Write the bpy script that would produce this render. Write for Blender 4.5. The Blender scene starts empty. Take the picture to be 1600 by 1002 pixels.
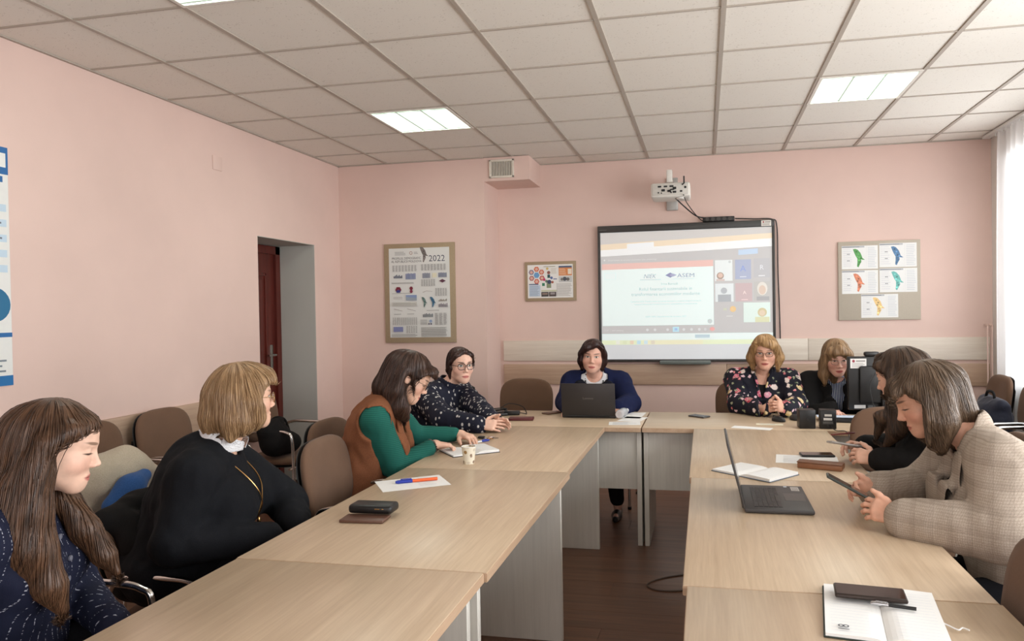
import bpy, bmesh, math, random
import numpy as np
from mathutils import Matrix, Vector

scene = bpy.context.scene
COL = scene.collection
random.seed(7)

# ------------------------------------------------------------------ camera
CAM_YAW, CAM_PITCH, CAM_ROLL = 0.205, -0.0130, -0.0166
def _camera():
    y, p, q = CAM_YAW, CAM_PITCH, CAM_ROLL
    f = Vector((-math.sin(y) * math.cos(p), math.cos(y) * math.cos(p), math.sin(p)))
    r = Vector((math.cos(y), math.sin(y), 0)); u = r.cross(f)
    r2 = r * math.cos(q) + u * math.sin(q); u2 = u * math.cos(q) - r * math.sin(q)
    m = Matrix((r2, u2, -f)).transposed().to_4x4()
    m.translation = Vector((0, 0, 1.476))
    cd = bpy.data.cameras.new('camera'); cd.sensor_width = 36.0
    cd.lens = 1132.6 * 36.0 / 1600.0
    cd.shift_x = -65.6 / 1600.0
    cd.clip_start = 0.05
    co = bpy.data.objects.new('camera', cd); co.matrix_world = m
    COL.objects.link(co); scene.camera = co
_camera()

# ------------------------------------------------------------------ sky, daylight through the windows, added fill light, exposure
world = bpy.data.worlds.new('world'); scene.world = world; world.use_nodes = True
_bg = world.node_tree.nodes['Background']
_bg.inputs[0].default_value = (0.86, 0.93, 1.0, 1); _bg.inputs[1].default_value = 1.6
def area_light(name, loc, rot, sx, sy, power, color):
    l = bpy.data.lights.new(name, 'AREA'); l.shape = 'RECTANGLE'; l.size = sx; l.size_y = sy
    l.energy = power; l.color = color
    o = bpy.data.objects.new(name, l); o.location = loc; o.rotation_euler = rot
    COL.objects.link(o); return o
WIN = [(4.55, 6.35), (2.05, 3.85), (-0.45, 1.35)]       # window openings in the right-hand wall (from y, to y)
DAY = (0.97, 0.985, 1.0)
for _k, (_a, _b) in enumerate(WIN):
    area_light('window_daylight', (2.62, (_a + _b) / 2, 1.78), (0, math.radians(90), 0), 1.75, _b - _a,
               (34, 57, 74)[_k], DAY)
area_light('window_daylight', (-0.3, -1.86, 1.75), (math.radians(90), 0, 0), 3.4, 1.7, 46, DAY)     # added fill behind the camera, as if from a window; wall is solid
vs = scene.view_settings
vs.view_transform = 'Standard'; vs.look = 'None'; vs.exposure = 0.24; vs.gamma = 1.0
vs.use_curve_mapping = False

# ------------------------------------------------------------------ helpers: materials
def lin(c):
    return tuple(((v / 255) / 12.92 if v / 255 <= 0.04045 else ((v / 255 + 0.055) / 1.055) ** 2.4) for v in c)
def rgba(c): return lin(c) + (1,)
class N:
    """small node-graph helper"""
    def __init__(s, nt): s.nt = nt
    def new(s, t, **kw):
        n = s.nt.nodes.new(t)
        for k, v in kw.items(): setattr(n, k, v)
        return n
    def link(s, a, b): s.nt.links.new(a, b)
    def put(s, sock, v):
        if isinstance(v, bpy.types.NodeSocket): s.link(v, sock)
        else: sock.default_value = v
    def m(s, op, a, b=None, c=None, clamp=False):
        n = s.new('ShaderNodeMath', operation=op, use_clamp=clamp)
        s.put(n.inputs[0], a)
        if b is not None: s.put(n.inputs[1], b)
        if c is not None: s.put(n.inputs[2], c)
        return n.outputs[0]
    def mix(s, f, a, b, blend='MIX'):
        n = s.new('ShaderNodeMix', data_type='RGBA', blend_type=blend)
        s.put(n.inputs[0], f); s.put(n.inputs[6], a); s.put(n.inputs[7], b)
        return n.outputs[2]
    def ramp(s, v, stops):
        n = s.new('ShaderNodeValToRGB'); s.link(v, n.inputs[0])
        e = n.color_ramp.elements
        while len(e) < len(stops): e.new(0.5)
        for i, (p, c) in enumerate(stops): e[i].position = p; e[i].color = c
        return n.outputs[0]
    def coords(s, kind='Object', scale=(1, 1, 1), rot=(0, 0, 0)):
        t = s.new('ShaderNodeTexCoord'); mp = s.new('ShaderNodeMapping')
        mp.inputs['Scale'].default_value = scale; mp.inputs['Rotation'].default_value = rot
        s.link(t.outputs[kind], mp.inputs[0]); return mp.outputs[0]
    def noise(s, vec, scale=5, detail=4, rough=0.55, dist=0.0):
        n = s.new('ShaderNodeTexNoise'); n.inputs['Scale'].default_value = scale
        n.inputs['Detail'].default_value = detail; n.inputs['Roughness'].default_value = rough
        n.inputs['Distortion'].default_value = dist
        if vec is not None: s.link(vec, n.inputs['Vector'])
        return n.outputs['Fac']
    def voronoi(s, vec, scale=5, feature='F1', out='Distance', rand=1.0):
        n = s.new('ShaderNodeTexVoronoi', feature=feature); n.inputs['Scale'].default_value = scale
        n.inputs['Randomness'].default_value = rand
        if vec is not None: s.link(vec, n.inputs['Vector'])
        return n.outputs[out]
    def sep(s, v):
        n = s.new('ShaderNodeSeparateXYZ'); s.link(v, n.inputs[0]); return n.outputs
    def comb(s, x, y, z):
        n = s.new('ShaderNodeCombineXYZ')
        for i, v in enumerate((x, y, z)): s.put(n.inputs[i], v)
        return n.outputs[0]
    def maprange(s, v, a, b, c=0.0, d=1.0, kind='SMOOTHSTEP'):
        n = s.new('ShaderNodeMapRange', interpolation_type=kind)
        s.put(n.inputs[0], v)
        for i, x in enumerate((a, b, c, d)): n.inputs[i + 1].default_value = x
        return n.outputs[0]
    def bump(s, h, strength=0.2, dist=0.01):
        n = s.new('ShaderNodeBump'); n.inputs['Strength'].default_value = strength
        n.inputs['Distance'].default_value = dist; s.link(h, n.inputs['Height']); return n.outputs[0]
def material(name, color=(200, 200, 200), rough=0.6, metal=0.0, spec=0.5, **kw):
    m = bpy.data.materials.new(name); m.use_nodes = True
    n = N(m.node_tree); b = m.node_tree.nodes['Principled BSDF']
    b.inputs['Base Color'].default_value = rgba(color); b.inputs['Roughness'].default_value = rough
    b.inputs['Metallic'].default_value = metal; b.inputs['Specular IOR Level'].default_value = spec
    for k, v in kw.items(): b.inputs[k.replace('_', ' ')].default_value = v
    return m, n, b
MAT = {}
def plain(name, color, rough=0.6, metal=0.0, spec=0.5, grain=0.05, gscale=40, bump=0.05, **kw):
    """a plain finish with a faint procedural variation of tone"""
    if name in MAT: return MAT[name]
    m, n, b = material(name, color, rough, metal, spec, **kw)
    f = n.noise(n.coords(), gscale, 3)
    c0 = tuple(max(0, v * (1 - grain)) for v in lin(color)) + (1,)
    c1 = tuple(min(1, v * (1 + grain)) for v in lin(color)) + (1,)
    n.link(n.ramp(f, [(0.3, c0), (0.7, c1)]), b.inputs['Base Color'])
    if bump: n.link(n.bump(f, bump, 0.002), b.inputs['Normal'])
    MAT[name] = m; return m
def wood(name, c0, c1, axis='X', rough=0.45, fine=1.0, grain_rel=1.0):
    """veneer with long grain along an axis of the object"""
    if name in MAT: return MAT[name]
    m, n, b = material(name, c0, rough)
    sc = {'X': (1.1, 26, 26), 'Y': (26, 1.1, 26), 'Z': (26, 26, 1.1)}[axis]
    v = n.coords('Object', tuple(x * fine for x in sc))
    info = n.new('ShaderNodeObjectInfo')
    off = n.new('ShaderNodeVectorMath', operation='ADD'); n.link(v, off.inputs[0])
    k = n.m('MULTIPLY', info.outputs['Random'], 40.0); n.link(n.comb(k, k, k), off.inputs[1])
    v = off.outputs[0]
    f1 = n.noise(v, 1.0, 5, 0.6, 0.6); f2 = n.noise(v, 5.0, 4, 0.6)
    f = n.m('ADD', n.m('MULTIPLY', f1, 0.6), n.m('MULTIPLY', f2, 0.4))
    n.link(n.ramp(f, [(0.5 - 0.18 / grain_rel, rgba(c0)), (0.5 + 0.18 / grain_rel, rgba(c1))]), b.inputs['Base Color'])
    n.link(n.bump(f2, 0.06, 0.002), b.inputs['Normal'])
    MAT[name] = m; return m
def print_material(name='printed_colours', emit=0.0, rough=0.6):
    """flat print: the colour of each face"""
    if name in MAT: return MAT[name]
    m, n, b = material(name, (255, 255, 255), rough)
    a = n.new('ShaderNodeAttribute', attribute_name='ink')
    n.link(a.outputs['Color'], b.inputs['Base Color'])
    if emit:
        n.link(a.outputs['Color'], b.inputs['Emission Color']); b.inputs['Emission Strength'].default_value = emit
    MAT[name] = m; return m

# ------------------------------------------------------------------ helpers: meshes and objects
class MB:
    """collects shapes into one mesh"""
    def __init__(s): s.v = []; s.f = []; s.sm = []
    def add(s, vs, fs, smooth=False, M=None):
        o = len(s.v)
        s.v += [tuple(M @ Vector(p)) if M is not None else tuple(p) for p in vs]
        s.f += [tuple(i + o for i in f) for f in fs]; s.sm += [smooth] * len(fs); return s
    def box(s, x0, x1, y0, y1, z0, z1, M=None):
        vs = [(x, y, z) for z in (z0, z1) for y in (y0, y1) for x in (x0, x1)]
        return s.add(vs, [(0, 2, 3, 1), (4, 5, 7, 6), (0, 1, 5, 4), (2, 6, 7, 3), (0, 4, 6, 2), (1, 3, 7, 5)], False, M)
    def rbox(s, x0, x1, y0, y1, z0, z1, r=0.004, seg=2, M=None):
        """box with rounded edges"""
        bm = bmesh.new(); bmesh.ops.create_cube(bm, size=1.0)
        for v in bm.verts:
            v.co = Vector(((x0 + x1) / 2 + v.co.x * (x1 - x0), (y0 + y1) / 2 + v.co.y * (y1 - y0), (z0 + z1) / 2 + v.co.z * (z1 - z0)))
        r = min(r, 0.49 * min(x1 - x0, y1 - y0, z1 - z0))
        bmesh.ops.bevel(bm, geom=list(bm.edges), offset=r, segments=seg, profile=0.5, affect='EDGES')
        bm.verts.index_update()
        s.add([v.co[:] for v in bm.verts], [tuple(v.index for v in f.verts) for f in bm.faces], True, M); bm.free(); return s
    def tube(s, pts, r, seg=10, cap=True, M=None, rr=None, closed=False):
        pts = [Vector(p) for p in pts]; n = len(pts); vs = []; fs = []
        ref = None
        for i, p in enumerate(pts):
            a = pts[i - 1] if (i > 0 or closed) else p; b = pts[(i + 1) % n] if (i < n - 1 or closed) else p
            t = (b - a).normalized()
            if ref is None: ref = t.orthogonal().normalized()
            ref = (ref - t * ref.dot(t))
            ref = ref.normalized() if ref.length > 1e-6 else t.orthogonal().normalized()
            bi = t.cross(ref); rad = rr[i] if rr else r
            for k in range(seg):
                an = 2 * math.pi * k / seg
                vs.append(p + (ref * math.cos(an) + bi * math.sin(an)) * rad)
        m = n if closed else n - 1
        for i in range(m):
            for k in range(seg):
                j = (i + 1) % n
                fs.append((i * seg + k, i * seg + (k + 1) % seg, j * seg + (k + 1) % seg, j * seg + k))
        if cap and not closed:
            fs.append(tuple(range(seg))[::-1]); fs.append(tuple((n - 1) * seg + k for k in range(seg)))
        return s.add(vs, fs, True, M)
    def lathe(s, prof, seg=24, M=None, cap=True):
        vs = []; fs = []
        for (r, z) in prof:
            for k in range(seg): vs.append((r * math.cos(2 * math.pi * k / seg), r * math.sin(2 * math.pi * k / seg), z))
        for i in range(len(prof) - 1):
            for k in range(seg):
                fs.append((i * seg + k, i * seg + (k + 1) % seg, (i + 1) * seg + (k + 1) % seg, (i + 1) * seg + k))
        if cap:
            fs.append(tuple(range(seg))[::-1]); fs.append(tuple((len(prof) - 1) * seg + k for k in range(seg)))
        return s.add(vs, fs, True, M)
    def prism(s, poly, z0, z1, M=None, smooth=False):
        n = len(poly)
        vs = [(x, y, z0) for x, y in poly] + [(x, y, z1) for x, y in poly]
        fs = [tuple(range(n))[::-1], tuple(range(n, 2 * n))] + [(i, (i + 1) % n, n + (i + 1) % n, n + i) for i in range(n)]
        return s.add(vs, fs, smooth, M)
    def build(s, name, mat, parent=None, sharp=True):
        me = bpy.data.meshes.new(name); me.from_pydata(s.v, [], s.f)
        if any(s.sm):
            me.polygons.foreach_set('use_smooth', s.sm)
            if sharp: me.set_sharp_from_angle(angle=math.radians(40))
        me.update(); return link(name, me, mat, parent)
def link(name, me, mat, parent=None):
    if mat is not None and not me.materials: me.materials.append(mat)
    o = bpy.data.objects.new(name, me); COL.objects.link(o)
    if parent is not None: o.parent = parent
    return o
def tag(o, label=None, cat=None, group=None, kind=None):
    if label: o['label'] = label
    if cat: o['category'] = cat
    if group: o['group'] = group
    if kind: o['kind'] = kind
    return o
def empty(name, loc=(0, 0, 0), rz=0.0, label=None, cat=None, group=None):
    o = bpy.data.objects.new(name, None); COL.objects.link(o); o.location = loc; o.rotation_euler = (0, 0, rz)
    o.empty_display_size = 0.1
    return tag(o, label, cat, group)
def copy_tree(o, parent=None):
    c = o.copy(); COL.objects.link(c)
    if parent is not None: c.parent = parent
    for ch in list(o.children): copy_tree(ch, c)
    return c
def T(x=0, y=0, z=0, rx=0, ry=0, rz=0):
    return Matrix.Translation((x, y, z)) @ Matrix.Rotation(rz, 4, 'Z') @ Matrix.Rotation(ry, 4, 'Y') @ Matrix.Rotation(rx, 4, 'X')
def spline(pts, n=8):
    """Catmull-Rom through the points"""
    P = [Vector(p) for p in pts]; P = [P[0] * 2 - P[1]] + P + [P[-1] * 2 - P[-2]]; out = []
    for i in range(1, len(P) - 2):
        for k in range(n):
            t = k / n; a, b, c, d = P[i - 1], P[i], P[i + 1], P[i + 2]
            out.append(0.5 * ((2 * b) + (c - a) * t + (2 * a - 5 * b + 4 * c - d) * t * t + (3 * b - 3 * c + d - a) * t ** 3))
    out.append(P[-2]); return out
class Ink:
    """flat print in (u, v) metres: u to the right, v up; layers lie a hair apart"""
    def __init__(s): s.v = []; s.f = []; s.c = []; s.k = 0
    def poly(s, pts, col, layer=None):
        if layer is None: s.k += 1
        z = s.k * 0.00004 if layer is None else layer * 0.00012
        o = len(s.v); s.v += [(x, y, z) for x, y in pts]; s.f.append(tuple(range(o, o + len(pts)))); s.c.append(col); return s
    def rect(s, x0, y0, x1, y1, col): return s.poly([(x0, y0), (x1, y0), (x1, y1), (x0, y1)], col)
    def disc(s, x, y, r, col, n=16, ry=None, a0=0.0):
        return s.poly([(x + r * math.cos(2 * math.pi * k / n + a0), y + (ry or r) * math.sin(2 * math.pi * k / n + a0)) for k in range(n)], col)
    def lines(s, x0, y0, x1, y1, n, col, h=0.35, ragged=0.25, rnd=random.Random(3)):
        """rows of small print"""
        d = (y1 - y0) / n
        for i in range(n):
            e = x1 - (x1 - x0) * ragged * rnd.random()
            s.rect(x0, y1 - (i + 0.5 + h / 2) * d, e, y1 - (i + 0.5 - h / 2) * d, col)
        return s
    def text(s, txt, x, y, size, col, align='LEFT', width=None, shear=0.0):
        cu = bpy.data.curves.new('lettering', 'FONT'); cu.body = txt; cu.size = size; cu.align_x = align
        cu.resolution_u = 2; cu.shear = shear
        ob = bpy.data.objects.new('lettering', cu); COL.objects.link(ob)
        me = bpy.data.meshes.new_from_object(ob.evaluated_get(bpy.context.evaluated_depsgraph_get()))
        s.k += 1; z = s.k * 0.00004; o = len(s.v)
        xs = [v.co.x for v in me.vertices] or [0]
        fx = width / max(1e-6, max(xs) - min(xs)) if width else 1.0
        s.v += [(x + v.co.x * fx, y + v.co.y, z) for v in me.vertices]
        for p in me.polygons: s.f.append(tuple(o + i for i in p.vertices)); s.c.append(col)
        bpy.data.objects.remove(ob); bpy.data.curves.remove(cu); bpy.data.meshes.remove(me); return s
    def build(s, name, parent, M, emit=0.0, mat=None):
        me = bpy.data.meshes.new(name); me.from_pydata([tuple(M @ Vector(p)) for p in s.v], [], s.f)
        at = me.color_attributes.new('ink', 'FLOAT_COLOR', 'CORNER')
        buf = []
        for f, c in zip(s.f, s.c): buf += list(rgba(c)) * len(f)
        at.data.foreach_set('color', buf)
        return link(name, me, mat or print_material('projected_light' if emit else 'printed_colours', emit), parent)
def FRONT(x, y, z): return Matrix.Translation((x, y, z)) @ Matrix.Rotation(math.pi / 2, 4, 'X')     # print facing -Y, u = +X
def LEFTW(x, y, z): return Matrix.Translation((x, y, z)) @ Matrix.Rotation(math.pi / 2, 4, 'Z') @ Matrix.Rotation(math.pi / 2, 4, 'X')   # print facing +X, u = +Y

# ------------------------------------------------------------------ the room
H = 2.879; XL = -3.39; XR = 2.40; YB = 6.80; YL = 6.35; YF = -1.9
def wall_paint(name, c):
    m, n, b = material(name, c, 0.85, spec=0.25)
    f = n.noise(n.coords(), 1.3, 4); f2 = n.noise(n.coords(), 160, 2)
    c0 = tuple(v * 0.95 for v in lin(c)) + (1,); c1 = tuple(min(1, v * 1.04) for v in lin(c)) + (1,)
    n.link(n.ramp(f, [(0.3, c0), (0.7, c1)]), b.inputs['Base Color'])
    n.link(n.bump(f2, 0.08, 0.002), b.inputs['Normal']); return m
PINK = wall_paint('pink_wall_paint', (228, 200, 189))
WHITEP = wall_paint('white_wall_paint', (236, 232, 226))
GREYP = wall_paint('grey_reveal_paint', (196, 194, 186))
def struct(o): o['kind'] = 'structure'; return o
# floor slab and laminate planks
FLOORM = wood('brown_laminate', (92, 62, 46), (132, 92, 68), 'X', 0.35, 0.7)
floor = struct(MB().box(XL - 0.5, XR, YF, YB, -0.06, -0.004).build('floor', plain('floor_joint', (60, 42, 32), 0.7)))
_pm = MB().box(0.0006, 1.2794, 0.0006, 0.1924, -0.004, 0.0).build('plank', FLOORM, floor)
_first = True
for j in range(int((YB - YF) / 0.193) + 1):
    y = YF + j * 0.193
    if y + 0.193 > YB: break
    x = XL - (j * 0.43) % 1.28
    while x < XR:
        x0, x1 = max(x, XL), min(x + 1.28, XR)
        if x1 - x0 > 0.05 and y > 0.9:
            if _first: o = _pm; _first = False
            else: o = _pm.copy(); COL.objects.link(o)
            o.location = (x0, y, 0); o.scale = ((x1 - x0) / 1.28, 1, 1)
        x += 1.28
# walls
def box_struct(name, *b, mat=PINK): return struct(MB().box(*b).build(name, mat))
DY0, DY1, DZ = 5.05, 5.89, 2.10                                   # doorway in the left-hand wall
lw = MB()
lw.box(XL - 0.5, XL, YF, DY0, 0, H + 0.3); lw.box(XL - 0.5, XL, DY1, YB + 0.3, 0, H + 0.3); lw.box(XL - 0.5, XL, DY0, DY1, DZ, H + 0.3)
struct(lw.build('wall_left', PINK))
rv = MB()                                                          # painted lining of the deep doorway
rv.box(XL - 0.42, XL - 0.002, DY1 - 0.004, DY1 + 0.001, 0, DZ); rv.box(XL - 0.42, XL - 0.002, DY0 - 0.001, DY0 + 0.004, 0, DZ)
rv.box(XL - 0.42, XL - 0.002, DY0, DY1, DZ - 0.004, DZ + 0.001)
struct(rv.build('trim_1', GREYP))
XS = -1.95                                                         # where the wall steps back
box_struct('wall_back', XS, XR + 0.4, YB, YB + 0.3, 0, H + 0.3)
box_struct('wall_back_left', XL, XS, YL, YB + 0.3, 0, H + 0.3)
box_struct('wall_front', XL, XR + 0.4, YF - 0.2, YF, 0, H + 0.3)
rw = MB(); ZS, ZT = 0.86, 2.62
ys = [YF] + [v for a in WIN[::-1] for v in a] + [YB]
for i in range(0, len(ys), 2): rw.box(XR, XR + 0.4, ys[i], ys[i + 1], 0, H + 0.3)
for a, b in WIN: rw.box(XR, XR + 0.4, a, b, 0, ZS); rw.box(XR, XR + 0.4, a, b, ZT, H + 0.3)
struct(rw.build('wall_right', WHITEP))
WFR = plain('white_window_paint', (238, 238, 236), 0.35, grain=0.02)
gm, gn, gb = material('window_glass', (255, 255, 255), 0.02); gb.inputs['Transmission Weight'].default_value = 1.0; gb.inputs['IOR'].default_value = 1.02
for k, (a, b) in enumerate(WIN[:1]):
    w = struct(empty('window_%d' % (k + 1), (XR + 0.3, a, ZS)))
    L, hh = b - a, ZT - ZS; f = MB()
    f.box(-.03, .03, 0, L, 0, .06); f.box(-.03, .03, 0, L, hh - .06, hh); f.box(-.03, .03, 0, .06, 0, hh); f.box(-.03, .03, L - .06, L, 0, hh)
    f.build('window_frame', WFR, w)
    for q in (1, 2): MB().box(-.03, .03, L * q / 3 - .035, L * q / 3 + .035, .06, hh - .06).build('mullion', WFR, w)
    for q in range(3): MB().box(-.004, .004, L * q / 3 + .04, L * (q + 1) / 3 - .04, .06, hh - .06).build('pane', gm, w)
    MB().rbox(-.34, -.02, -.05, L + .05, -.03, .0, .008).build('window_sill', WFR, w)
# square duct under the ceiling, in front of the recess
box_struct('trim_2', XS, -1.524, YL, YB, 2.665, H)
# ceiling: slab, tiles, runners and cross bars
ceil = struct(MB().box(XL, XR, YF, YB, H + 0.09, H + 0.16).build('ceiling', plain('ceiling_void', (120, 112, 105), 0.9)))
tm, tn, tb = material('mineral_ceiling_tile', (236, 231, 222), 0.95, spec=0.1)
_v = tn.coords('Object', (1, 1, 1)); _oi = tn.new('ShaderNodeObjectInfo')
_of = tn.new('ShaderNodeVectorMath', operation='ADD'); tn.link(_v, _of.inputs[0])
_k = tn.m('MULTIPLY', _oi.outputs['Random'], 30.0); tn.link(tn.comb(_k, _k, 0.0), _of.inputs[1])
_st = tn.new('ShaderNodeMapping'); _st.inputs['Scale'].default_value = (0.45, 1, 1); tn.link(_of.outputs[0], _st.inputs[0])
_d = tn.voronoi(_st.outputs[0], 130); _g = tn.noise(_st.outputs[0], 60, 3)
_fis = tn.maprange(tn.m('ADD', _d, tn.m('MULTIPLY', _g, 0.9)), 0.50, 0.62)
tn.link(tn.mix(_fis, rgba((200, 192, 181)), rgba((236, 231, 222))), tb.inputs['Base Color'])
tn.link(tn.bump(_fis, 0.25, 0.003), tb.inputs['Normal'])
GX0, GY0 = 0.107, 3.497
_tile = {}
LIGHTS = [(-2, 2), (3 - 2, 2), (-2 - 2 + 2, -2)]
def cell_x(i): return max(GX0 + 0.6 * i, XL), min(GX0 + 0.6 * (i + 1), XR)
FIX = {(-4, 2), (1, 2), (-4, -2)}
for i in range(-6, 4):
    for j in range(-9, 6):
        x0, x1 = cell_x(i); y0, y1 = max(GY0 + 0.6 * j, YF), min(GY0 + 0.6 * (j + 1), YB)
        if x1 - x0 < 0.02 or y1 - y0 < 0.02 or (i, j) in FIX or y1 < 1.6: continue
        key = (round(x1 - x0, 3), round(y1 - y0, 3))
        if key not in _tile:
            o = MB().rbox(0.004, key[0] - 0.004, 0.004, key[1] - 0.004, 0.006, 0.02, 0.003, 1).build('ceiling_tile', tm, ceil); _tile[key] = o
        else: o = _tile[key].copy(); COL.objects.link(o)
        o.location = (x0, y0, H)
BARM = plain('ceiling_grid_paint', (176, 166, 154), 0.5, grain=0.02)
for i in range(-5, 4):
    MB().box(-0.012, 0.012, YF, YB, 0, 0.012).build('ceiling_runner', BARM, ceil).location = (GX0 + 0.6 * i, 0, H - 0.001)
_cb = None
for j in range(-3, 6):
    for i in range(-6, 4):
        x0, x1 = cell_x(i)
        if _cb is None: _cb = o = MB().box(0, 1, -0.006, 0.006, 0, 0.012).build('ceiling_cross_bar', BARM, ceil)
        else: o = _cb.copy(); COL.objects.link(o)
        o.location = (x0, GY0 + 0.6 * j, H); o.scale = (x1 - x0, 1, 1)
for nm, b in (('ceiling_edge_trim', (XL, XL + 0.02, YF, YL, H - 0.003, H + 0.01)), ('ceiling_edge_trim', (XS, XR, YB - 0.02, YB, H - 0.003, H + 0.01)),
              ('ceiling_edge_trim', (XL, XS, YL - 0.02, YL, H - 0.003, H + 0.01))):
    MB().box(*b).build(nm, BARM, ceil)
# fluorescent ceiling lights
tubem, tun, tub = material('fluorescent_tube', (240, 255, 245), 0.4); tub.inputs['Emission Color'].default_value = (0.86, 1.0, 0.90, 1); tub.inputs['Emission Strength'].default_value = 14.0
REFL = plain('light_reflector', (226, 236, 228), 0.25, 0.3, grain=0.02)
LOUV = plain('light_louvre', (205, 222, 210), 0.3, 0.3, grain=0.02)
dm, dn, DIFb = material('lit_diffuser', (235, 250, 240), .4)
_dx = dn.sep(dn.coords('Object'))[0]; _ds = dn.m('ABSOLUTE', dn.m('SINE', dn.m('MULTIPLY', _dx, 22.4)))
DIFb.inputs['Emission Color'].default_value = (.86, 1.0, .90, 1); dn.link(dn.maprange(_ds, 0, 1, 1.5, .75), DIFb.inputs['Emission Strength'])
DIFFU = dm
def ceiling_light(i, j, label):
    x0, x1 = cell_x(i); y0 = GY0 + 0.6 * j
    r = empty('ceiling_light', (x0 + 0.3, y0 + 0.3, H), 0, label, 'ceiling light', 'fluorescent panels in the ceiling')
    h = MB(); s = 0.285
    h.box(-s, s, -s, s, 0.07, 0.078)
    h.box(-s, -s + .006, -s, s, 0.0, .07); h.box(s - .006, s, -s, s, 0.0, .07); h.box(-s, s, -s, -s + .006, 0.0, .07); h.box(-s, s, s - .006, s, 0.0, .07)
    h.build('housing', REFL, r)
    f = MB()
    for b in ((-.296, .296, -.296, -.276), (-.296, .296, .276, .296), (-.296, -.276, -.276, .276), (.276, .296, -.276, .276)): f.box(*b, -0.004, 0.002)
    f.build('light_frame', plain('light_frame_paint', (232, 228, 220), 0.4), r)
    for k in range(4):
        x = -0.21 + 0.14 * k
        MB().tube([(x, -.265, .045), (x, .265, .045)], 0.013, 10).build('tube', tubem, r)
        MB().add([(x - .062, -.27, .012), (x - .03, -.27, .064), (x + .03, -.27, .064), (x + .062, -.27, .012), (x - .062, .27, .012), (x - .03, .27, .064), (x + .03, .27, .064), (x + .062, .27, .012)],
                 [(0, 1, 5, 4), (1, 2, 6, 5), (2, 3, 7, 6)]).build('reflector', REFL, r)
    for k in range(3):
        x = -.185 + .185 * k; MB().rbox(x - .088, x + .088, -.268, .268, .0, .004, .001, 1).build('diffuser', DIFFU, r)
    for k in range(2): MB().box(-.0925 + .185 * k - .004, -.0925 + .185 * k + .004, -.27, .27, -.003, .006).build('diffuser_divider', LOUV, r)
    for y in (-.255, .255): MB().box(-.275, .275, y - .004, y + .004, -.003, .0045).build('diffuser_crossbar', LOUV, r)
ceiling_light(-4, 2, 'square fluorescent ceiling light above the seated women on the left, near the vent box')
ceiling_light(1, 2, 'square fluorescent ceiling light on the window side, above the whiteboard end')
ceiling_light(-4, -2, 'ceiling light cut off by the top edge of the picture')
# recessed lamp light
for x, y in ((-1.993, 4.997), (1.007, 4.997), (-1.993, 2.597)):
    area_light('panel_light', (x, y, H - 0.012), (0, 0, 0), 0.5, 0.5, 6, (0.92, 1.0, 0.93))
# rails along the walls
BEIGE = wood('pale_beech_board', (214, 200, 184), (232, 222, 208), 'X', 0.5)
WOODR = wood('light_oak_board', (176, 146, 124), (200, 172, 148), 'X', 0.5)
def rail(name, x0, x1, z0, z1, m, cuts=()):
    r = struct(empty(name, (0, 0, 0)))
    e = [x0] + list(cuts) + [x1]
    for a, b in zip(e, e[1:]): MB().rbox(a + .001, b - .001, YB - 0.022, YB, z0, z1, 0.004).build('rail_board', m, r)
rail('trim_3', -1.915, XR - 0.03, 1.0, 1.195, BEIGE, (0.9,))
rail('trim_4', -1.915, XR - 0.03, 0.775, 0.968, WOODR, (0.19, 1.75))
r5 = struct(empty('trim_5'))
WOODL = wood('light_oak_board_long', (176, 146, 124), (200, 172, 148), 'Y', 0.5)
for a, b in ((YF, 0.6), (0.602, 3.1), (3.102, 5.0)): MB().rbox(XL, XL + 0.022, a, b, 0.70, 0.895, 0.004).build('rail_board', WOODL, r5)
# baseboards
BASE = wood('baseboard_wood', (150, 116, 92), (176, 142, 116), 'X', 0.5)
struct(MB().rbox(XL, XS, YL - .015, YL, 0, .07, .004).build('baseboard_back_left', BASE))
struct(MB().rbox(XS, XR, YB - .015, YB, 0, .07, .004).build('baseboard_back', BASE))
bl = struct(empty('baseboard_left'))
MB().rbox(XL, XL + .015, YF, DY0, 0, .07, .004).build('board', BASE, bl); MB().rbox(XL, XL + .015, DY1, YL, 0, .07, .004).build('board', BASE, bl)
# door
MAHO = wood('mahogany', (74, 26, 20), (112, 44, 34), 'Z', 0.3)
d = struct(empty('door_1', (XL - 0.40, DY0, 0)))
f = MB(); Wd = DY1 - DY0
f.box(0, .06, 0, .07, 0, 2.09); f.box(0, .06, Wd - .07, Wd, 0, 2.09); f.box(0, .06, 0, Wd, 2.02, 2.09)
f.build('door_frame', MAHO, d)
leaf = MB().box(.0, .035, .07, Wd - .07, .01, 2.02).build('door_leaf', MAHO, d)
for z0, z1 in ((.2, .85), (1.0, 1.85)):
    p = MB()
    y0, y1 = .19, Wd - .19
    for b in ((y0, y1, z0, z0 + .025), (y0, y1, z1 - .025, z1), (y0, y0 + .025, z0, z1), (y1 - .025, y1, z0, z1)): p.rbox(.034, .046, *b, .005)
    p.build('panel_moulding', MAHO, leaf)
    MB().rbox(.034, .042, y0 + .06, y1 - .06, z0 + .06, z1 - .06, .006).build('door_panel', MAHO, leaf)
CHROME = plain('brushed_chrome', (190, 186, 180), 0.25, 1.0, grain=0.02)
hd = MB().rbox(.034, .042, Wd - .15, Wd - .105, 1.0, 1.22, .006).build('handle_plate', CHROME, leaf)
MB().tube([(.04, Wd - .128, 1.13), (.085, Wd - .128, 1.13), (.09, Wd - .14, 1.13), (.09, Wd - .25, 1.13)], .009, 8).build('handle', CHROME, leaf)
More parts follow.
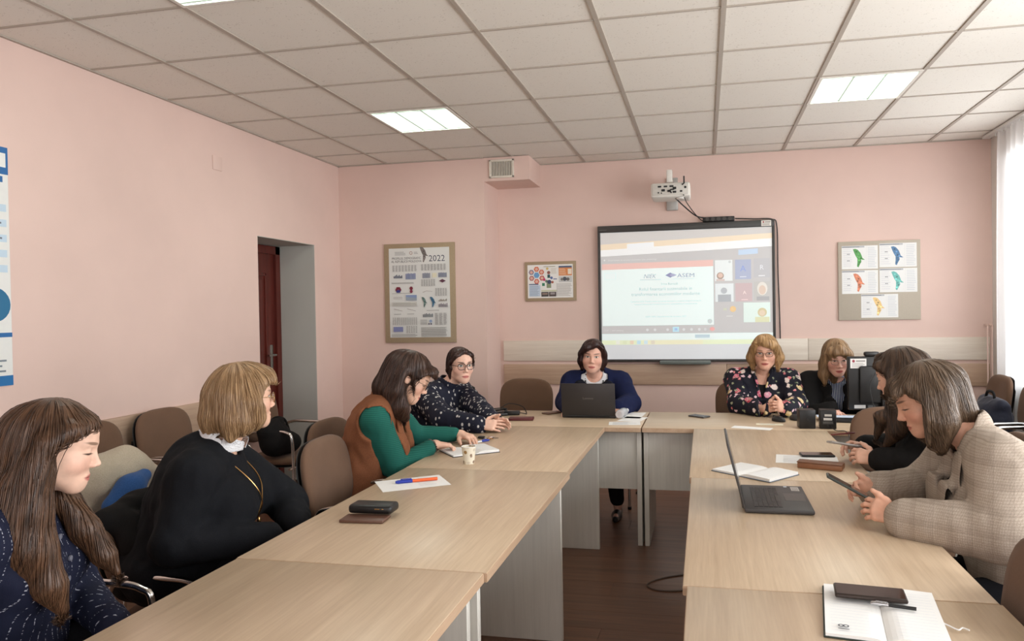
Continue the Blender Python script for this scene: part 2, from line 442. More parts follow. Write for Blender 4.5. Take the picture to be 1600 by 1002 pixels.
# curtain on the window side
cm, cn, cb = material('sheer_white_curtain', (250, 250, 250), 0.9, spec=0.05)
cb.inputs['Emission Strength'].default_value = 0
_tr = cn.new('ShaderNodeBsdfTranslucent'); _tr.inputs[0].default_value = (0.97, 0.97, 0.98, 1)
_mx = cn.new('ShaderNodeMixShader'); _mx.inputs[0].default_value = 0.62
cn.link(cb.outputs[0], _mx.inputs[1]); cn.link(_tr.outputs[0], _mx.inputs[2])
_tp = cn.new('ShaderNodeBsdfTransparent'); _m2 = cn.new('ShaderNodeMixShader'); _m2.inputs[0].default_value = 0.2
cn.link(_mx.outputs[0], _m2.inputs[1]); cn.link(_tp.outputs[0], _m2.inputs[2])
cn.link(_m2.outputs[0], cm.node_tree.nodes['Material Output'].inputs[0])
def curtain(y0, y1, label):
    nu, nv = 260, 24; vs = []; fs = []
    for j in range(nv + 1):
        t = j / nv; z = 2.84 - t * 2.72
        for i in range(nu + 1):
            u = i / nu; y = y0 + (y1 - y0) * u
            ph = u * (y1 - y0) * 2 * math.pi / 0.115 + 0.5 * math.sin(u * 23)
            a = 0.014 + 0.02 * t + 0.008 * math.sin(u * 31 + 2)
            vs.append((2.325 + a * math.sin(ph) + 0.008 * math.sin(ph * 0.37 + t * 3), y + 0.006 * math.sin(ph * 0.5 + 4 * t), z))
    for j in range(nv):
        for i in range(nu):
            k = j * (nu + 1) + i; fs.append((k, k + 1, k + nu + 2, k + nu + 1))
    o = MB().add(vs, fs, True).build('curtain', cm, None, False); return tag(o, label, 'curtain')
curtain(4.35, 6.46, 'long sheer white curtain drawn across the bright window')
tr = empty('curtain_track', (2.325, 4.3, H - 0.001), 0, 'white curtain track fixed under the ceiling along the window side', 'curtain track')
MB().rbox(-.03, .03, 0, 2.4, -.022, 0, .004).build('track_profile', WFR, tr)
for k in range(34): MB().tube([(0, .08 + k * .064, -.045), (0, .08 + k * .064, -.02)], .005, 6).build('glider', WFR, tr)
pp = empty('heating_pipe', (2.36, 6.70, 0), 0, 'thin pink-painted heating pipes rising in the window corner', 'pipe')
for dx in (0, -.035): MB().tube([(dx, 0, 0.002), (dx, 0, 1.25), (dx + .01, 0.02, 1.29), (dx + .01, .09, 1.30)], .006, 8).build('pipe', PINK, pp)
# ventilation grille on the duct
vg = empty('vent_grille', (-1.78, YL, 2.69), 0, 'small white ventilation grille with vertical slats on the pink duct', 'vent')
IVORY = plain('ivory_plastic', (226, 218, 204), 0.4, grain=0.02)
f = MB(); w2, hh = .115, .165
for b in ((-w2, w2, 0, .018), (-w2, w2, hh - .018, hh), (-w2, -w2 + .016, 0, hh), (w2 - .016, w2, 0, hh)): f.rbox(b[0], b[1], -.018, 0, b[2], b[3], .003)
f.build('grille_frame', IVORY, vg)
MB().box(-.1, .1, -.003, -.001, .018, hh - .018).build('backing', plain('dark_void', (60, 52, 44), 0.9), vg)
for k in range(13):
    x = -.092 + k * .0153; MB().box(-.0035, .0035, -.014, -.003, .018, hh - .018).build('slat', IVORY, vg).location = (x, 0, 0)
# blanking plate high on the left wall
tag(MB().rbox(XL, XL + .006, 4.54, 4.64, 2.52, 2.62, .004).build('cover_plate', PINK), 'small square pink cover plate high on the left wall', 'cover plate')

# ------------------------------------------------------------------ tables
OAKY = wood('table_veneer_long', (188, 163, 135), (212, 189, 161), 'Y', 0.33, 1.1)
OAKX = wood('table_veneer_cross', (188, 163, 135), (212, 189, 161), 'X', 0.33, 1.1)
EDGE = wood('table_edging', (184, 152, 122), (204, 174, 146), 'Y', 0.4)
LEGM = wood('grey_beige_panel', (218, 214, 204), (232, 228, 218), 'Z', 0.5)
TH = 0.75
def table(name, x0, x1, y0, y1, label, along, legs=(0, 1), modesty=None, cat='table'):
    t = empty(name, ((x0 + x1) / 2, (y0 + y1) / 2, 0), 0, label, cat, 'conference tables set in a U')
    hx, hy = (x1 - x0) / 2, (y1 - y0) / 2; m = OAKY if along == 'Y' else OAKX
    MB().rbox(-hx + .001, hx - .001, -hy + .001, hy - .001, TH - .03, TH, .0025, 2).build('tabletop', m, t)
    MB().box(-hx - .0004, hx + .0004, -hy - .0004, hy + .0004, TH - .0275, TH - .003).build('edge_band', EDGE, t)
    for k in legs:
        if along == 'Y':
            yy = (-hy + .02) if k == 0 else (hy - .045)
            MB().rbox(-hx + .04, hx - .035, yy, yy + .025, 0, TH - .03, .002, 1).build('leg_panel', LEGM, t)
        else:
            xx = (-hx + .003) if k == 0 else (hx - .033)
            MB().rbox(xx, xx + .03, -hy + .06, hy - .04, 0, TH - .03, .002, 1).build('leg_panel', LEGM, t)
    if modesty:
        MB().box(*modesty, .35, TH - .03).build('modesty_panel', LEGM, t)
    return t
_m = lambda hx, hy, x: (x, x + .018, -hy + .046, hy - .046)
table('conference_table', -1.385, -0.612, 0.645, 1.925, 'nearest table of the left row, its far joint beside the woman in black', 'Y', modesty=_m(.386, .64, -.12))
table('conference_table', -1.390, -0.604, 1.930, 3.193, 'middle table of the left row carrying the stacked dark phones', 'Y', modesty=_m(.39, .63, -.12))
table('conference_table', -1.392, -0.618, 3.198, 4.455, 'table of the left row with the paper cup, next to the corner', 'Y', modesty=_m(.387, .63, -.12))
table('conference_table', -0.055, 0.695, 0.645, 1.920, 'nearest table of the right row with an open notebook and phone', 'Y', modesty=_m(.37, .63, .1))
table('conference_table', -0.066, 0.690, 1.925, 3.165, 'middle table of the right row carrying the open grey laptop', 'Y', modesty=_m(.37, .62, .1))
table('conference_table', -0.074, 0.690, 3.170, 4.455, 'table of the right row with the brown pencil case, next to the corner', 'Y', modesty=_m(.37, .63, .1))
table('conference_table', -1.665, -0.394, 4.460, 5.160, 'cross table at the head of the room in front of the woman in navy', 'X', legs=(0, 1), modesty=(-.6, .6, -.27, -.252))
table('conference_table', -0.386, 1.300, 4.460, 5.160, 'cross table at the head carrying the computer monitor', 'X', legs=(0, 1), modesty=(-.81, .81, -.27, -.252))

# ------------------------------------------------------------------ chairs
def fabric(name, c, c2=None, scale=900, rough=0.95, sheen=0.1):
    if name in MAT: return MAT[name]
    m, n, b = material(name, c, rough, spec=0.15)
    v = n.coords(); f = n.noise(v, scale, 2); g = n.noise(v, 6, 3)
    c2 = c2 or tuple(min(255, x * 1.16) for x in c)
    base = n.ramp(f, [(0.35, rgba(c)), (0.65, rgba(c2))])
    n.link(n.mix(n.maprange(g, .35, .7, 0.0, 0.18), base, rgba(tuple(x * .8 for x in c))), b.inputs['Base Color'])
    n.link(n.bump(f, 0.25, 0.002), b.inputs['Normal'])
    b.inputs['Sheen Weight'].default_value = sheen
    MAT[name] = m; return m
CHF = fabric('brown_chair_fabric', (104, 80, 64)); BLK = plain('black_plastic', (26, 25, 25), 0.5, grain=0.1)
CHR = plain('chrome_tube', (214, 212, 208), 0.18, 1.0, grain=0.01, bump=0)
def cushion(w, d, t, cx=0, curve=0.0, nx=16, ny=14, p=3.2):
    """a padded slab, w x d (superellipse outline), domed both sides; in x, y with thickness along z"""
    vs = []; fs = []; rings = 12; seg = 48
    def out(a, s):
        c, q = math.cos(a), math.sin(a)
        r = (abs(c) ** p + abs(q) ** p) ** (-1 / p)
        return c * r * w / 2 * s, q * r * d / 2 * s
    prof = [(0.0, 1.0), (0.55, 0.97), (0.8, 0.88), (0.93, 0.66), (0.985, 0.36), (1.0, 0.0), (0.985, -0.36), (0.93, -0.66), (0.8, -0.88), (0.55, -0.97), (0.0, -1.0)]
    for s, h in prof:
        for k in range(seg):
            x, y = out(2 * math.pi * k / seg, max(s, 1e-4))
            vs.append((x, y, h * t / 2 + curve * x * x))
    for i in range(len(prof) - 1):
        for k in range(seg): fs.append((i * seg + k, (i + 1) * seg + k, (i + 1) * seg + (k + 1) % seg, i * seg + (k + 1) % seg))
    return vs, fs
def make_chair(arms=True):
    """visitor chair facing +Y at the origin"""
    c = empty('visitor_chair')
    MB().add(*cushion(.47, .46, .065), True, T(0, .0, .445)).build('seat', CHF, c, False)
    MB().add(*cushion(.44, .40, .012), True, T(0, .0, .408)).build('seat_shell', BLK, c, False)
    MB().add(*cushion(.455, .37, .055, curve=-.35), True, T(0, -.235, .735, rx=math.radians(98))).build('backrest', CHF, c, False)
    MB().add(*cushion(.44, .355, .014, curve=-.35), True, T(0, -.267, .732, rx=math.radians(98))).build('back_shell', BLK, c, False)
    for s in (-1, 1):
        x = s * .245
        if arms:
            MB().tube(spline([(x, .20, 0.012), (x, .205, .3), (x, .195, .60), (x, .155, .655), (x, .05, .665), (x, -.10, .66), (x, -.17, .60), (x * .98, -.235, .3), (x * .98, -.26, .012)], 6), .011, 10).build('arm_frame', CHR, c)
        else:
            MB().tube([(x, .20, .012), (x, .2, .42)], .011, 8).build('leg', CHR, c); MB().tube([(x, -.24, .012), (x, -.2, .42)], .011, 8).build('leg', CHR, c)
        for y in (.20, -.26): MB().lathe([(.014, 0), (.015, .004), (.014, .02)], 10, T(x, y, 0)).build('foot_cap', BLK, c)
        MB().tube(spline([(x * .8, -.16, .41), (x * .8, -.275, .42), (x * .8, -.29, .55), (x * .8, -.275, .75)], 6), .01, 8).build('back_upright', BLK, c)
    MB().tube([(-.245, .17, .40), (.245, .17, .40)], .01, 8).build('cross_tube', CHR, c); MB().tube([(-.24, -.19, .40), (.24, -.19, .40)], .01, 8).build('cross_tube', CHR, c)
    return c
_proto = make_chair(); _used = [False]
def chair(x, y, face, label, group='brown padded visitor chairs'):
    """face: heading of the seat in degrees, 90 = +Y"""
    o = copy_tree(_proto) if _used[0] else _proto; _used[0] = True
    o.location = (x, y, 0); o.rotation_euler = (0, 0, math.radians(face - 90))
    return tag(o, label, 'chair', group)
chair(-1.84, 1.64, 0, 'brown padded chair under the long-haired woman in the navy cardigan')
chair(-1.88, 2.40, 0, 'brown padded chair under the woman in the black sweater').scale = (1, 1, .87)
chair(-1.47, 3.03, 4, 'empty brown chair between the women in black and in the brown vest')
chair(-1.74, 3.55, 0, 'brown padded chair under the woman in the brown vest')
chair(-1.80, 4.50, 8, 'brown padded chair under the woman in the dotted blouse')
chair(-1.46, 5.62, -90, 'empty brown chair behind the cross table, beside the small black laptop')
chair(-0.80, 5.55, -92, 'dark chair under the woman in the navy blazer')
chair(0.30, 5.52, -90, 'brown padded chair under the woman in the floral jacket')
chair(0.90, 5.58, -90, 'brown padded chair under the woman in the black blazer')
chair(.975, 4.02, -98, 'brown chair in the corner behind the dark-haired woman, facing the monitor')
chair(1.08, 3.42, 180, 'brown padded chair under the dark-haired woman in black')
chair(1.05, 2.50, 180, 'brown padded chair under the woman in the checked blazer')
chair(0.53, 1.84, 178, 'empty brown chair tucked under the nearest right-hand table')
for k, y in enumerate((3.30, 3.86)):
    chair(-3.03, y, 0, ('brown wall chair holding the beige and blue coat', 'brown wall chair behind the woman in the black sweater')[k], 'brown chairs along the left wall')
chair(-3.02, 4.80, 0, 'brown wall chair by the doorway with a black bag on its seat', 'brown chairs along the left wall')
chair(2.02, 6.25, 180, 'brown chair in the far corner by the curtain', 'brown chairs by the window')
chair(2.02, 5.62, 180, 'brown chair by the curtain holding the dark backpack', 'brown chairs by the window')
chair(2.00, 4.98, 180, 'brown chair by the curtain with a black jacket hung on it', 'brown chairs by the window')

# ------------------------------------------------------------------ whiteboard with the projected meeting
DGREY = plain('dark_grey_plastic', (58, 56, 54), 0.45, grain=0.04)
X0, X1, Z0, Z1 = -0.972, 0.622, 0.992, 2.262
wb = empty('interactive_whiteboard', ((X0 + X1) / 2, YB - 0.02, Z0), 0, 'large interactive whiteboard in a dark frame showing the projected meeting', 'whiteboard')
W, Hh = X1 - X0, Z1 - Z0; w2 = W / 2
MB().box(-w2 + .02, w2 - .02, -.03, .015, .02, Hh - .02).build('board_surface', plain('whiteboard_enamel', (222, 224, 226), 0.35, grain=0.01), wb)
f = MB()
f.rbox(-w2, w2, -.045, .015, Hh - .062, Hh, .008); f.rbox(-w2, w2, -.04, .015, 0, .022, .006)
f.rbox(-w2, -w2 + .024, -.042, .015, 0, Hh, .006); f.rbox(w2 - .024, w2, -.042, .015, 0, Hh, .006)
f.build('board_frame', DGREY, wb)
MB().rbox(-.235, .225, -.10, -.03, -.022, .012, .01).build('pen_tray', plain('grey_tray', (104, 112, 108), 0.4), wb)
st = Ink(); st.rect(0, 0, .085, .05, (236, 232, 224)); st.disc(.018, .036, .007, (150, 40, 50)); st.rect(.03, .033, .078, .039, (120, 110, 105)); st.lines(.008, .004, .078, .028, 3, (130, 122, 115)); st.build('inventory_sticker', wb, FRONT(w2 - .115, -.0465, Hh - .057))
lg = Ink(); lg.lines(0, 0, .08, .012, 1, (110, 108, 104)); lg.build('brand_mark', wb, FRONT(-w2 + .02, -.0466, Hh - .045))
# projected picture (u right, v up in metres over the enamel)
pw, ph = W - .05, Hh - .09
S = Ink(); u = lambda a: a * pw; v = lambda a: ph * (1 - a)
def R_(x0, y0, x1, y1, c): S.rect(u(x0), v(y1), u(x1), v(y0), c)
def Q_(x0, y0l, y0r, x1, y1l, y1r, c): S.poly([(u(x0), v(y1l)), (u(x1), v(y1r)), (u(x1), v(y0r)), (u(x0), v(y0l))], c)
Q_(0, 0, 0, 1, .09, .065, (194, 188, 184))
Q_(0, .09, .045, 1, .14, .085, (232, 208, 176))
Q_(.16, .092, .083, .32, .134, .125, (232, 236, 240))
Q_(0, .135, .085, 1, .185, .145, (236, 236, 236))
Q_(0, .185, .145, 1, .83, .83, (180, 176, 176))
Q_(.81, .165, .158, .92, .205, .198, (176, 198, 226))
Q_(.005, .245, .235, .665, .295, .285, (226, 174, 164))
Q_(.005, .292, .285, .665, .735, .735, (226, 242, 240))
R_(.02, .315, .09, .37, (214, 232, 232)); R_(.024, .319, .086, .366, (226, 240, 240))
S.text('NIEK', u(.255), v(.365), .055, (136, 136, 160), width=.115, shear=.3)
R_(.235, .376, .36, .379, (150, 150, 165))
S.poly([(u(.385), v(.345)), (u(.415), v(.325)), (u(.445), v(.345)), (u(.415), v(.365))], (112, 112, 160))
S.poly([(u(.41), v(.345)), (u(.43), v(.332)), (u(.455), v(.345)), (u(.43), v(.358))], (150, 150, 186))
S.text('ASEM', u(.455), v(.364), .052, (122, 122, 158), width=.155)
R_(.43, .374, .555, .376, (160, 160, 180))
S.text('Irina Barnadi', u(.41), v(.42), .03, (150, 160, 164), 'CENTER')
S.text('Rolul finantarii sustenabile in', u(.385), v(.462), .042, (150, 164, 170), 'CENTER')
S.text('transformarea economiilor moderne', u(.385), v(.502), .042, (150, 164, 170), 'CENTER')
S.text('Conferinta 2023: Transformarea economiei nationale in contextul integrarii europene', u(.385), v(.552), .0185, (160, 174, 178), 'CENTER')
S.text('Institutul National de Cercetari Economice, sustenabilitate si competitivitate', u(.385), v(.574), .0185, (160, 174, 178), 'CENTER')
S.text('ASEM, NIEK, Departamentul de cercetare, 2023', u(.385), v(.672), .019, (164, 178, 182), 'CENTER')
S.disc(u(.642), v(.708), .022, (186, 194, 194))
S.text('Departament de cercetari economice (you, presenting)', u(.045), v(.222), .02, (214, 212, 212)); S.disc(u(.022), v(.215), .008, (214, 212, 212))
# participants
R_(.675, .24, .775, .40, (222, 228, 228)); S.disc(u(.705), v(.36), .032, (150, 120, 104)); S.disc(u(.706), v(.357), .022, (206, 170, 152)); S.rect(u(.682), v(.40), u(.73), v(.385), (196, 176, 170)); S.disc(u(.76), v(.255), .012, (190, 194, 196))
R_(.79, .24, .88, .39, (150, 158, 188)); S.text('A', u(.835), v(.33), .075, (106, 130, 200), 'CENTER'); S.rect(u(.835) - .028, v(.375), u(.835) + .028, v(.375) + .008, (210, 214, 226))
R_(.895, .235, .985, .38, (172, 170, 174)); S.text('R', u(.94), v(.32), .06, (216, 216, 222), 'CENTER'); S.rect(u(.94) - .028, v(.37), u(.94) + .028, v(.37) + .008, (226, 226, 230))
R_(.675, .42, .78, .56, (216, 222, 224)); S.disc(u(.725), v(.475), .028, (160, 164, 170)); S.rect(u(.69), v(.56), u(.765), v(.505), (150, 154, 160))
R_(.79, .42, .885, .56, (186, 158, 160)); S.text('A', u(.842), v(.505), .045, (236, 214, 210), 'CENTER'); S.rect(u(.842) - .028, v(.55), u(.842) + .028, v(.55) + .008, (226, 196, 196))
R_(.895, .41, .985, .555, (176, 172, 168)); S.disc(u(.942), v(.465), .045, (214, 206, 196), 16, .06); S.disc(u(.942), v(.475), .03, (206, 178, 158), 14, .042); S.rect(u(.91), v(.555), u(.98), v(.525), (150, 148, 150))
S.text('M', u(.73), v(.63), .035, (196, 206, 150), 'CENTER'); S.disc(u(.775), v(.617), .027, (226, 180, 110)); S.text('K', u(.775), v(.626), .03, (216, 196, 150), 'CENTER'); S.rect(u(.755) - .028, v(.675), u(.755) + .028, v(.675) + .008, (206, 204, 202))
R_(.835, .57, .985, .72, (212, 230, 222)); S.disc(u(.94), v(.645), .04, (196, 178, 130)); S.disc(u(.94), v(.65), .026, (214, 190, 160)); S.rect(u(.9), v(.72), u(.98), v(.68), (206, 206, 160))
# call controls and task bar
S.text('12:07  |  team-meeting', u(.012), v(.778), .02, (214, 212, 212))
for k, x in enumerate((.275, .32, .395, .49, .535, .58, .615)): S.disc(u(x), v(.77), .013, (206, 206, 208) if k != 6 else (196, 196, 198), 10)
R_(.425, .748, .462, .788, (176, 220, 240)); R_(.436, .759, .452, .777, (140, 180, 224)); S.disc(u(.655), v(.768), .022, (226, 146, 140), 16, .018)
R_(0, .80, 1, .85, (226, 242, 240)); R_(.555, .81, .64, .835, (172, 194, 206)); R_(.0, .85, 1, .885, (224, 236, 190)); R_(.25, .85, .6, .885, (232, 226, 184))
for k, c in enumerate(((238, 238, 220), (216, 220, 180), (226, 200, 170), (180, 216, 236), (196, 220, 230), (216, 206, 180))): R_(.085 + k * .042, .853, .108 + k * .042, .882, c)
R_(0, .885, 1, 1, (206, 208, 212))
S.c = [tuple(.72 * q + .28 * g for q, g in zip(c, (214, 218, 218))) for c in S.c]
S.build('projected_image', wb, FRONT(-w2 + .027, -.0305, .024), emit=0.34)

# ------------------------------------------------------------------ projector, power strip, cables
pj = empty('projector', (-.27, 6.32, 2.415), 0, 'white short-throw projector on a wall arm above the whiteboard', 'projector')
WPL = plain('white_plastic', (228, 224, 216), 0.4, grain=0.02)
MB().rbox(-.165, .165, -.09, .20, .012, .135, .02, 3).build('body', WPL, pj)
MB().rbox(-.15, .15, -.094, -.085, .03, .125, .006).build('rear_panel', plain('pale_grey_plastic', (206, 202, 194), 0.5), pj)
for x, z, w, h in ((-.09, .095, .03, .014), (-.04, .095, .03, .014), (.01, .095, .034, .014), (-.06, .06, .03, .02), (-.01, .055, .03, .016), (.035, .075, .03, .02), (.035, .045, .03, .016), (.09, .05, .02, .014), (.125, .08, .018, .018), (-.1, .045, .012, .012), (-.075, .042, .01, .01)):
    MB().rbox(x - w / 2, x + w / 2, -.099, -.09, z, z + h, .002, 1).build('connector', BLK, pj)
MB().lathe([(.0, 0), (.03, .0), (.036, .012), (.036, .02)], 20, T(.08, -.03, -.002)).build('lens_window', plain('lens_cover', (214, 210, 204), 0.2), pj)
MB().rbox(-.05, .03, -.02, .06, .134, .15, .006).build('mount_plate', CHROME, pj)
MB().rbox(-.035, .015, -.01, .04, .148, .26, .008).build('mount_column', WPL, pj)
MB().rbox(-.03, .01, .0, .46, .17, .205, .006).build('wall_arm', WPL, pj)
MB().rbox(-.06, .045, .45, .478, -.03, .27, .008).build('wall_plate', plain('grey_steel', (176, 174, 170), 0.4, 0.3), pj)
MB().tube([(.1, -.1, .11), (.115, -.11, .12), (.115, -.11, .18)], .006, 8).build('antenna', BLK, pj)
ps = empty('power_strip', (.135, YB - .06, Z1 + .001), 0, 'black power strip lying on top of the whiteboard', 'power strip')
MB().rbox(-.14, .14, -.025, .025, 0, .042, .008).build('strip_body', BLK, ps)
for k in range(5): MB().lathe([(.017, 0), (.017, .004), (.012, .004), (.012, .001)], 14, T(-.1 + k * .05, -.0252, .022, rx=math.pi / 2)).build('socket', plain('socket_grey', (70, 66, 62), 0.5), ps)
tag(MB().tube(spline([(-.24, 6.22, 2.49), (-.27, 6.2, 2.475), (-.22, 6.35, 2.42), (-.12, 6.6, 2.35), (-.05, 6.7, 2.31), (.02, 6.74, 2.30)], 8), .006, 8).build('projector_cable', BLK), 'black cable sagging from the projector to the power strip', 'cable')
tag(MB().tube(spline([(-.16, 6.22, 2.44), (-.14, 6.4, 2.40), (-.08, 6.62, 2.335), (-.03, 6.73, 2.29), (.0, 6.75, 2.27)], 8), .004, 8).build('projector_lead', BLK), 'thin black lead running down beside the thicker projector cable', 'cable')
tag(MB().tube(spline([(.28, 6.75, 2.285), (.45, 6.76, 2.275), (.60, 6.77, 2.268), (.645, 6.78, 2.2), (.65, 6.785, 1.8), (.66, 6.785, 1.4), (.665, 6.785, 1.0)], 8), .005, 8).build('board_cable', BLK), 'black cable hanging down along the edge of the whiteboard', 'cable')

# ------------------------------------------------------------------ posters
CORK = plain('tan_pinboard', (168, 148, 120), 0.85, grain=0.06, gscale=120)
MOLD = [(.28, .98), (.40, 1.0), (.52, .95), (.66, .78), (.72, .62), (.75, .52), (.88, .42), (.76, .42), (.68, .45), (.70, .32), (.62, .18), (.55, .03), (.48, .08), (.50, .30), (.50, .48), (.42, .62), (.34, .80)]
def moldova(I, x, y, w, h, col, rnd=random.Random(5)):
    I.poly([(x + a * w, y + b * h) for a, b in MOLD], col)
    for a, b in ((.45, .85), (.55, .72), (.6, .55), (.58, .4), (.62, .3), (.54, .18), (.68, .5), (.5, .6)):
        k = rnd.choice((0.72, .85, 1.15, 1.3)); c = tuple(min(255, q * k) for q in col)
        I.disc(x + a * w, y + b * h, .05 * w, c, 6, .045 * h, rnd.random())
INKK = (70, 68, 72); PALE = (150, 148, 146)
x0, x1, z0, z1 = -2.932, -2.237, 1.203, 2.126
pb = empty('poster_board', ((x0 + x1) / 2, YL - .001, z0), 0, 'tall tan board with a printed demographic poster headed 2022', 'poster')
MB().rbox(-(x1 - x0) / 2, (x1 - x0) / 2, -.02, 0, 0, z1 - z0, .004).build('backing_board', CORK, pb)
pw, ph = .595, .83
I = Ink(); I.rect(0, 0, pw, ph, (226, 226, 222))
I.text('2022', pw * .66, ph * .845, .082, (72, 76, 92), width=.155)
moldova(I, pw * .45, ph * .83, .14, .15, (120, 112, 108))
I.text('PROFILUL DEMOGRAFIC', pw * .05, ph * .875, .03, INKK, width=.285); I.text('AL REPUBLICII MOLDOVA', pw * .04, ph * .84, .03, INKK, width=.30)
I.lines(pw * .1, ph * .92, pw * .28, ph * .965, 3, PALE); I.disc(pw * .37, ph * .945, .016, (180, 150, 140)); I.disc(pw * .37, ph * .945, .01, (226, 226, 222)); I.lines(pw * .42, ph * .93, pw * .49, ph * .96, 2, PALE)
def grid(x, y, w, h, nx, ny, c=PALE):
    for k in range(ny + 1): I.rect(pw * x, ph * (y + h * k / ny) - .0004, pw * (x + w), ph * (y + h * k / ny) + .0004, c)
    for k in range(nx): I.lines(pw * (x + w * k / nx + .008), ph * y, pw * (x + w * (k + .85) / nx), ph * (y + h), ny, c, .4)
def bars(x, y, w, h, n, c, lo=.9):
    for k in range(n): I.rect(pw * (x + w * k / n), ph * y, pw * (x + w * (k + .62) / n), ph * (y + h * (lo + (1 - lo) * ((k * 7) % 5) / 5)), c)
grid(.05, .74, .42, .07, 8, 6); grid(.53, .745, .42, .07, 8, 6)
bars(.08, .665, .15, .045, 7, (70, 80, 110), .5); bars(.28, .65, .17, .07, 8, (110, 122, 170)); bars(.56, .66, .13, .06, 7, (120, 126, 150)); bars(.82, .665, .14, .055, 7, (110, 116, 146)); I.rect(pw * .72, ph * .665, pw * .79, ph * .715, (232, 226, 200))
I.lines(pw * .04, ph * .60, pw * .46, ph * .62, 2, PALE); grid(.53, .57, .24, .075, 6, 6); I.poly([(pw * .83, ph * .625), (pw * .885, ph * .605), (pw * .94, ph * .625), (pw * .885, ph * .645)], (100, 60, 78))
for k in range(6):
    a = k * math.pi / 3; I.disc(pw * .155 + .016 * math.cos(a), ph * .535 + .016 * math.sin(a), .014, (126, 40, 60) if k < 4 else (60, 60, 130), 8)
I.disc(pw * .37, ph * .55, .018, (126, 40, 60), 6); I.disc(pw * .37, ph * .515, .016, (140, 60, 84), 6)
I.lines(pw * .05, ph * .49, pw * .45, ph * .5, 1, PALE); grid(.76, .46, .2, .085, 5, 7)
I.poly([(pw * .56, ph * .5), (pw * .62, ph * .515), (pw * .72, ph * .51), (pw * .72, ph * .512), (pw * .62, ph * .518), (pw * .56, ph * .503)], (120, 90, 90))
I.rect(pw * .28, ph * .415, pw * .46, ph * .475, (140, 158, 196)); I.poly([(pw * .28, ph * .415), (pw * .46, ph * .415), (pw * .46, ph * .44), (pw * .28, ph * .455)], (158, 170, 182)); I.lines(pw * .07, ph * .43, pw * .24, ph * .46, 3, (190, 186, 186))
moldova(I, pw * .50, ph * .33, .09, .1, (104, 128, 124)); moldova(I, pw * .63, ph * .33, .1, .1, (60, 106, 136))
bars(.82, .40, .14, .03, 8, (120, 110, 100), .3); bars(.82, .335, .15, .045, 8, (126, 118, 130), .7)
I.rect(pw * .05, ph * .355, pw * .46, ph * .395, (206, 204, 196)); I.lines(pw * .06, ph * .36, pw * .45, ph * .39, 4, PALE)
for q in (.08, .3): I.poly([(pw * q, ph * .32), (pw * (q + .14), ph * .295), (pw * (q + .14), ph * .298), (pw * q, ph * .324)], (130, 110, 110)); I.lines(pw * q, ph * .255, pw * (q + .15), ph * .27, 1, PALE)
I.lines(pw * .62, ph * .295, pw * .85, ph * .305, 1, INKK); bars(.56, .225, .17, .045, 7, (104, 112, 120), .7); grid(.75, .14, .21, .13, 3, 11)
grid(.05, .14, .42, .085, 12, 7); I.rect(pw * .07, ph * .065, pw * .23, ph * .12, (130, 136, 180)); grid(.28, .05, .19, .08, 5, 6)
I.lines(pw * .52, ph * .14, pw * .64, ph * .2, 5, PALE); I.disc(pw * .69, ph * .18, .014, (150, 166, 196)); bars(.65, .14, .07, .02, 2, (90, 90, 110))
I.lines(pw * .53, ph * .01, pw * .97, ph * .115, 11, PALE, .45, .1); I.lines(pw * .04, ph * .008, pw * .47, ph * .04, 4, PALE, .4, .1)
I.build('poster_print', pb, FRONT(-pw / 2, -.021, .05))
# small information poster
x0, x1, z0, z1 = -1.690, -1.190, 1.573, 1.951
pb = empty('poster_board', ((x0 + x1) / 2, YB, z0), 0, 'small tan board with a colourful hexagon infographic left of the whiteboard', 'poster')
MB().rbox(-(x1 - x0) / 2, (x1 - x0) / 2, -.02, 0, 0, z1 - z0, .004).build('backing_board', CORK, pb)
pw, ph = .442, .318; I = Ink(); I.rect(0, 0, pw, ph, (236, 234, 230))
for k, (a, b) in enumerate(((.2, .87), (.31, .78), (.32, .6), (.2, .5), (.09, .6), (.085, .78))): I.disc(pw * a, ph * b, .027, ((214, 104, 60), (206, 110, 84), (190, 84, 80), (206, 104, 90), (176, 110, 110), (130, 124, 150))[k], 6); I.disc(pw * a, ph * b, .016, (226, 180, 160), 6)
I.disc(pw * .2, ph * .69, .03, (110, 160, 206), 6)
I.rect(pw * .69, ph * .9, pw * .98, ph * .95, (70, 90, 120)); I.rect(pw * .69, ph * .66, pw * .98, ph * .9, (216, 136, 80)); I.lines(pw * .7, ph * .68, pw * .86, ph * .88, 7, (240, 206, 176)); I.rect(pw * .89, ph * .7, pw * .97, ph * .86, (240, 226, 206))
I.rect(pw * .69, ph * .46, pw * .98, ph * .64, (206, 206, 204)); I.disc(pw * .82, ph * .56, .02, (80, 84, 92)); I.disc(pw * .89, ph * .55, .016, (110, 104, 100)); I.disc(pw * .76, ph * .55, .014, (130, 126, 120))
I.rect(pw * .44, ph * .6, pw * .5, ph * .7, (40, 90, 90)); I.disc(pw * .47, ph * .76, .016, (150, 90, 80)); I.disc(pw * .44, ph * .88, .012, (220, 190, 110)); I.disc(pw * .37, ph * .55, .013, (200, 60, 110)); I.disc(pw * .53, ph * .6, .013, (90, 110, 160)); I.disc(pw * .42, ph * .5, .014, (110, 130, 110)); I.rect(pw * .32, ph * .36, pw * .38, ph * .45, (60, 130, 100)); I.rect(pw * .42, ph * .3, pw * .52, ph * .45, (140, 150, 120)); I.disc(pw * .48, ph * .48, .02, (60, 70, 100)); I.disc(pw * .55, ph * .47, .012, (170, 90, 70)); I.rect(pw * .57, ph * .55, pw * .65, ph * .58, (120, 130, 170))
I.rect(pw * .03, ph * .4, pw * .24, ph * .43, (70, 90, 130)); I.rect(pw * .03, ph * .05, pw * .28, ph * .39, (196, 210, 226)); I.lines(pw * .04, ph * .06, pw * .27, ph * .38, 10, (140, 156, 176))
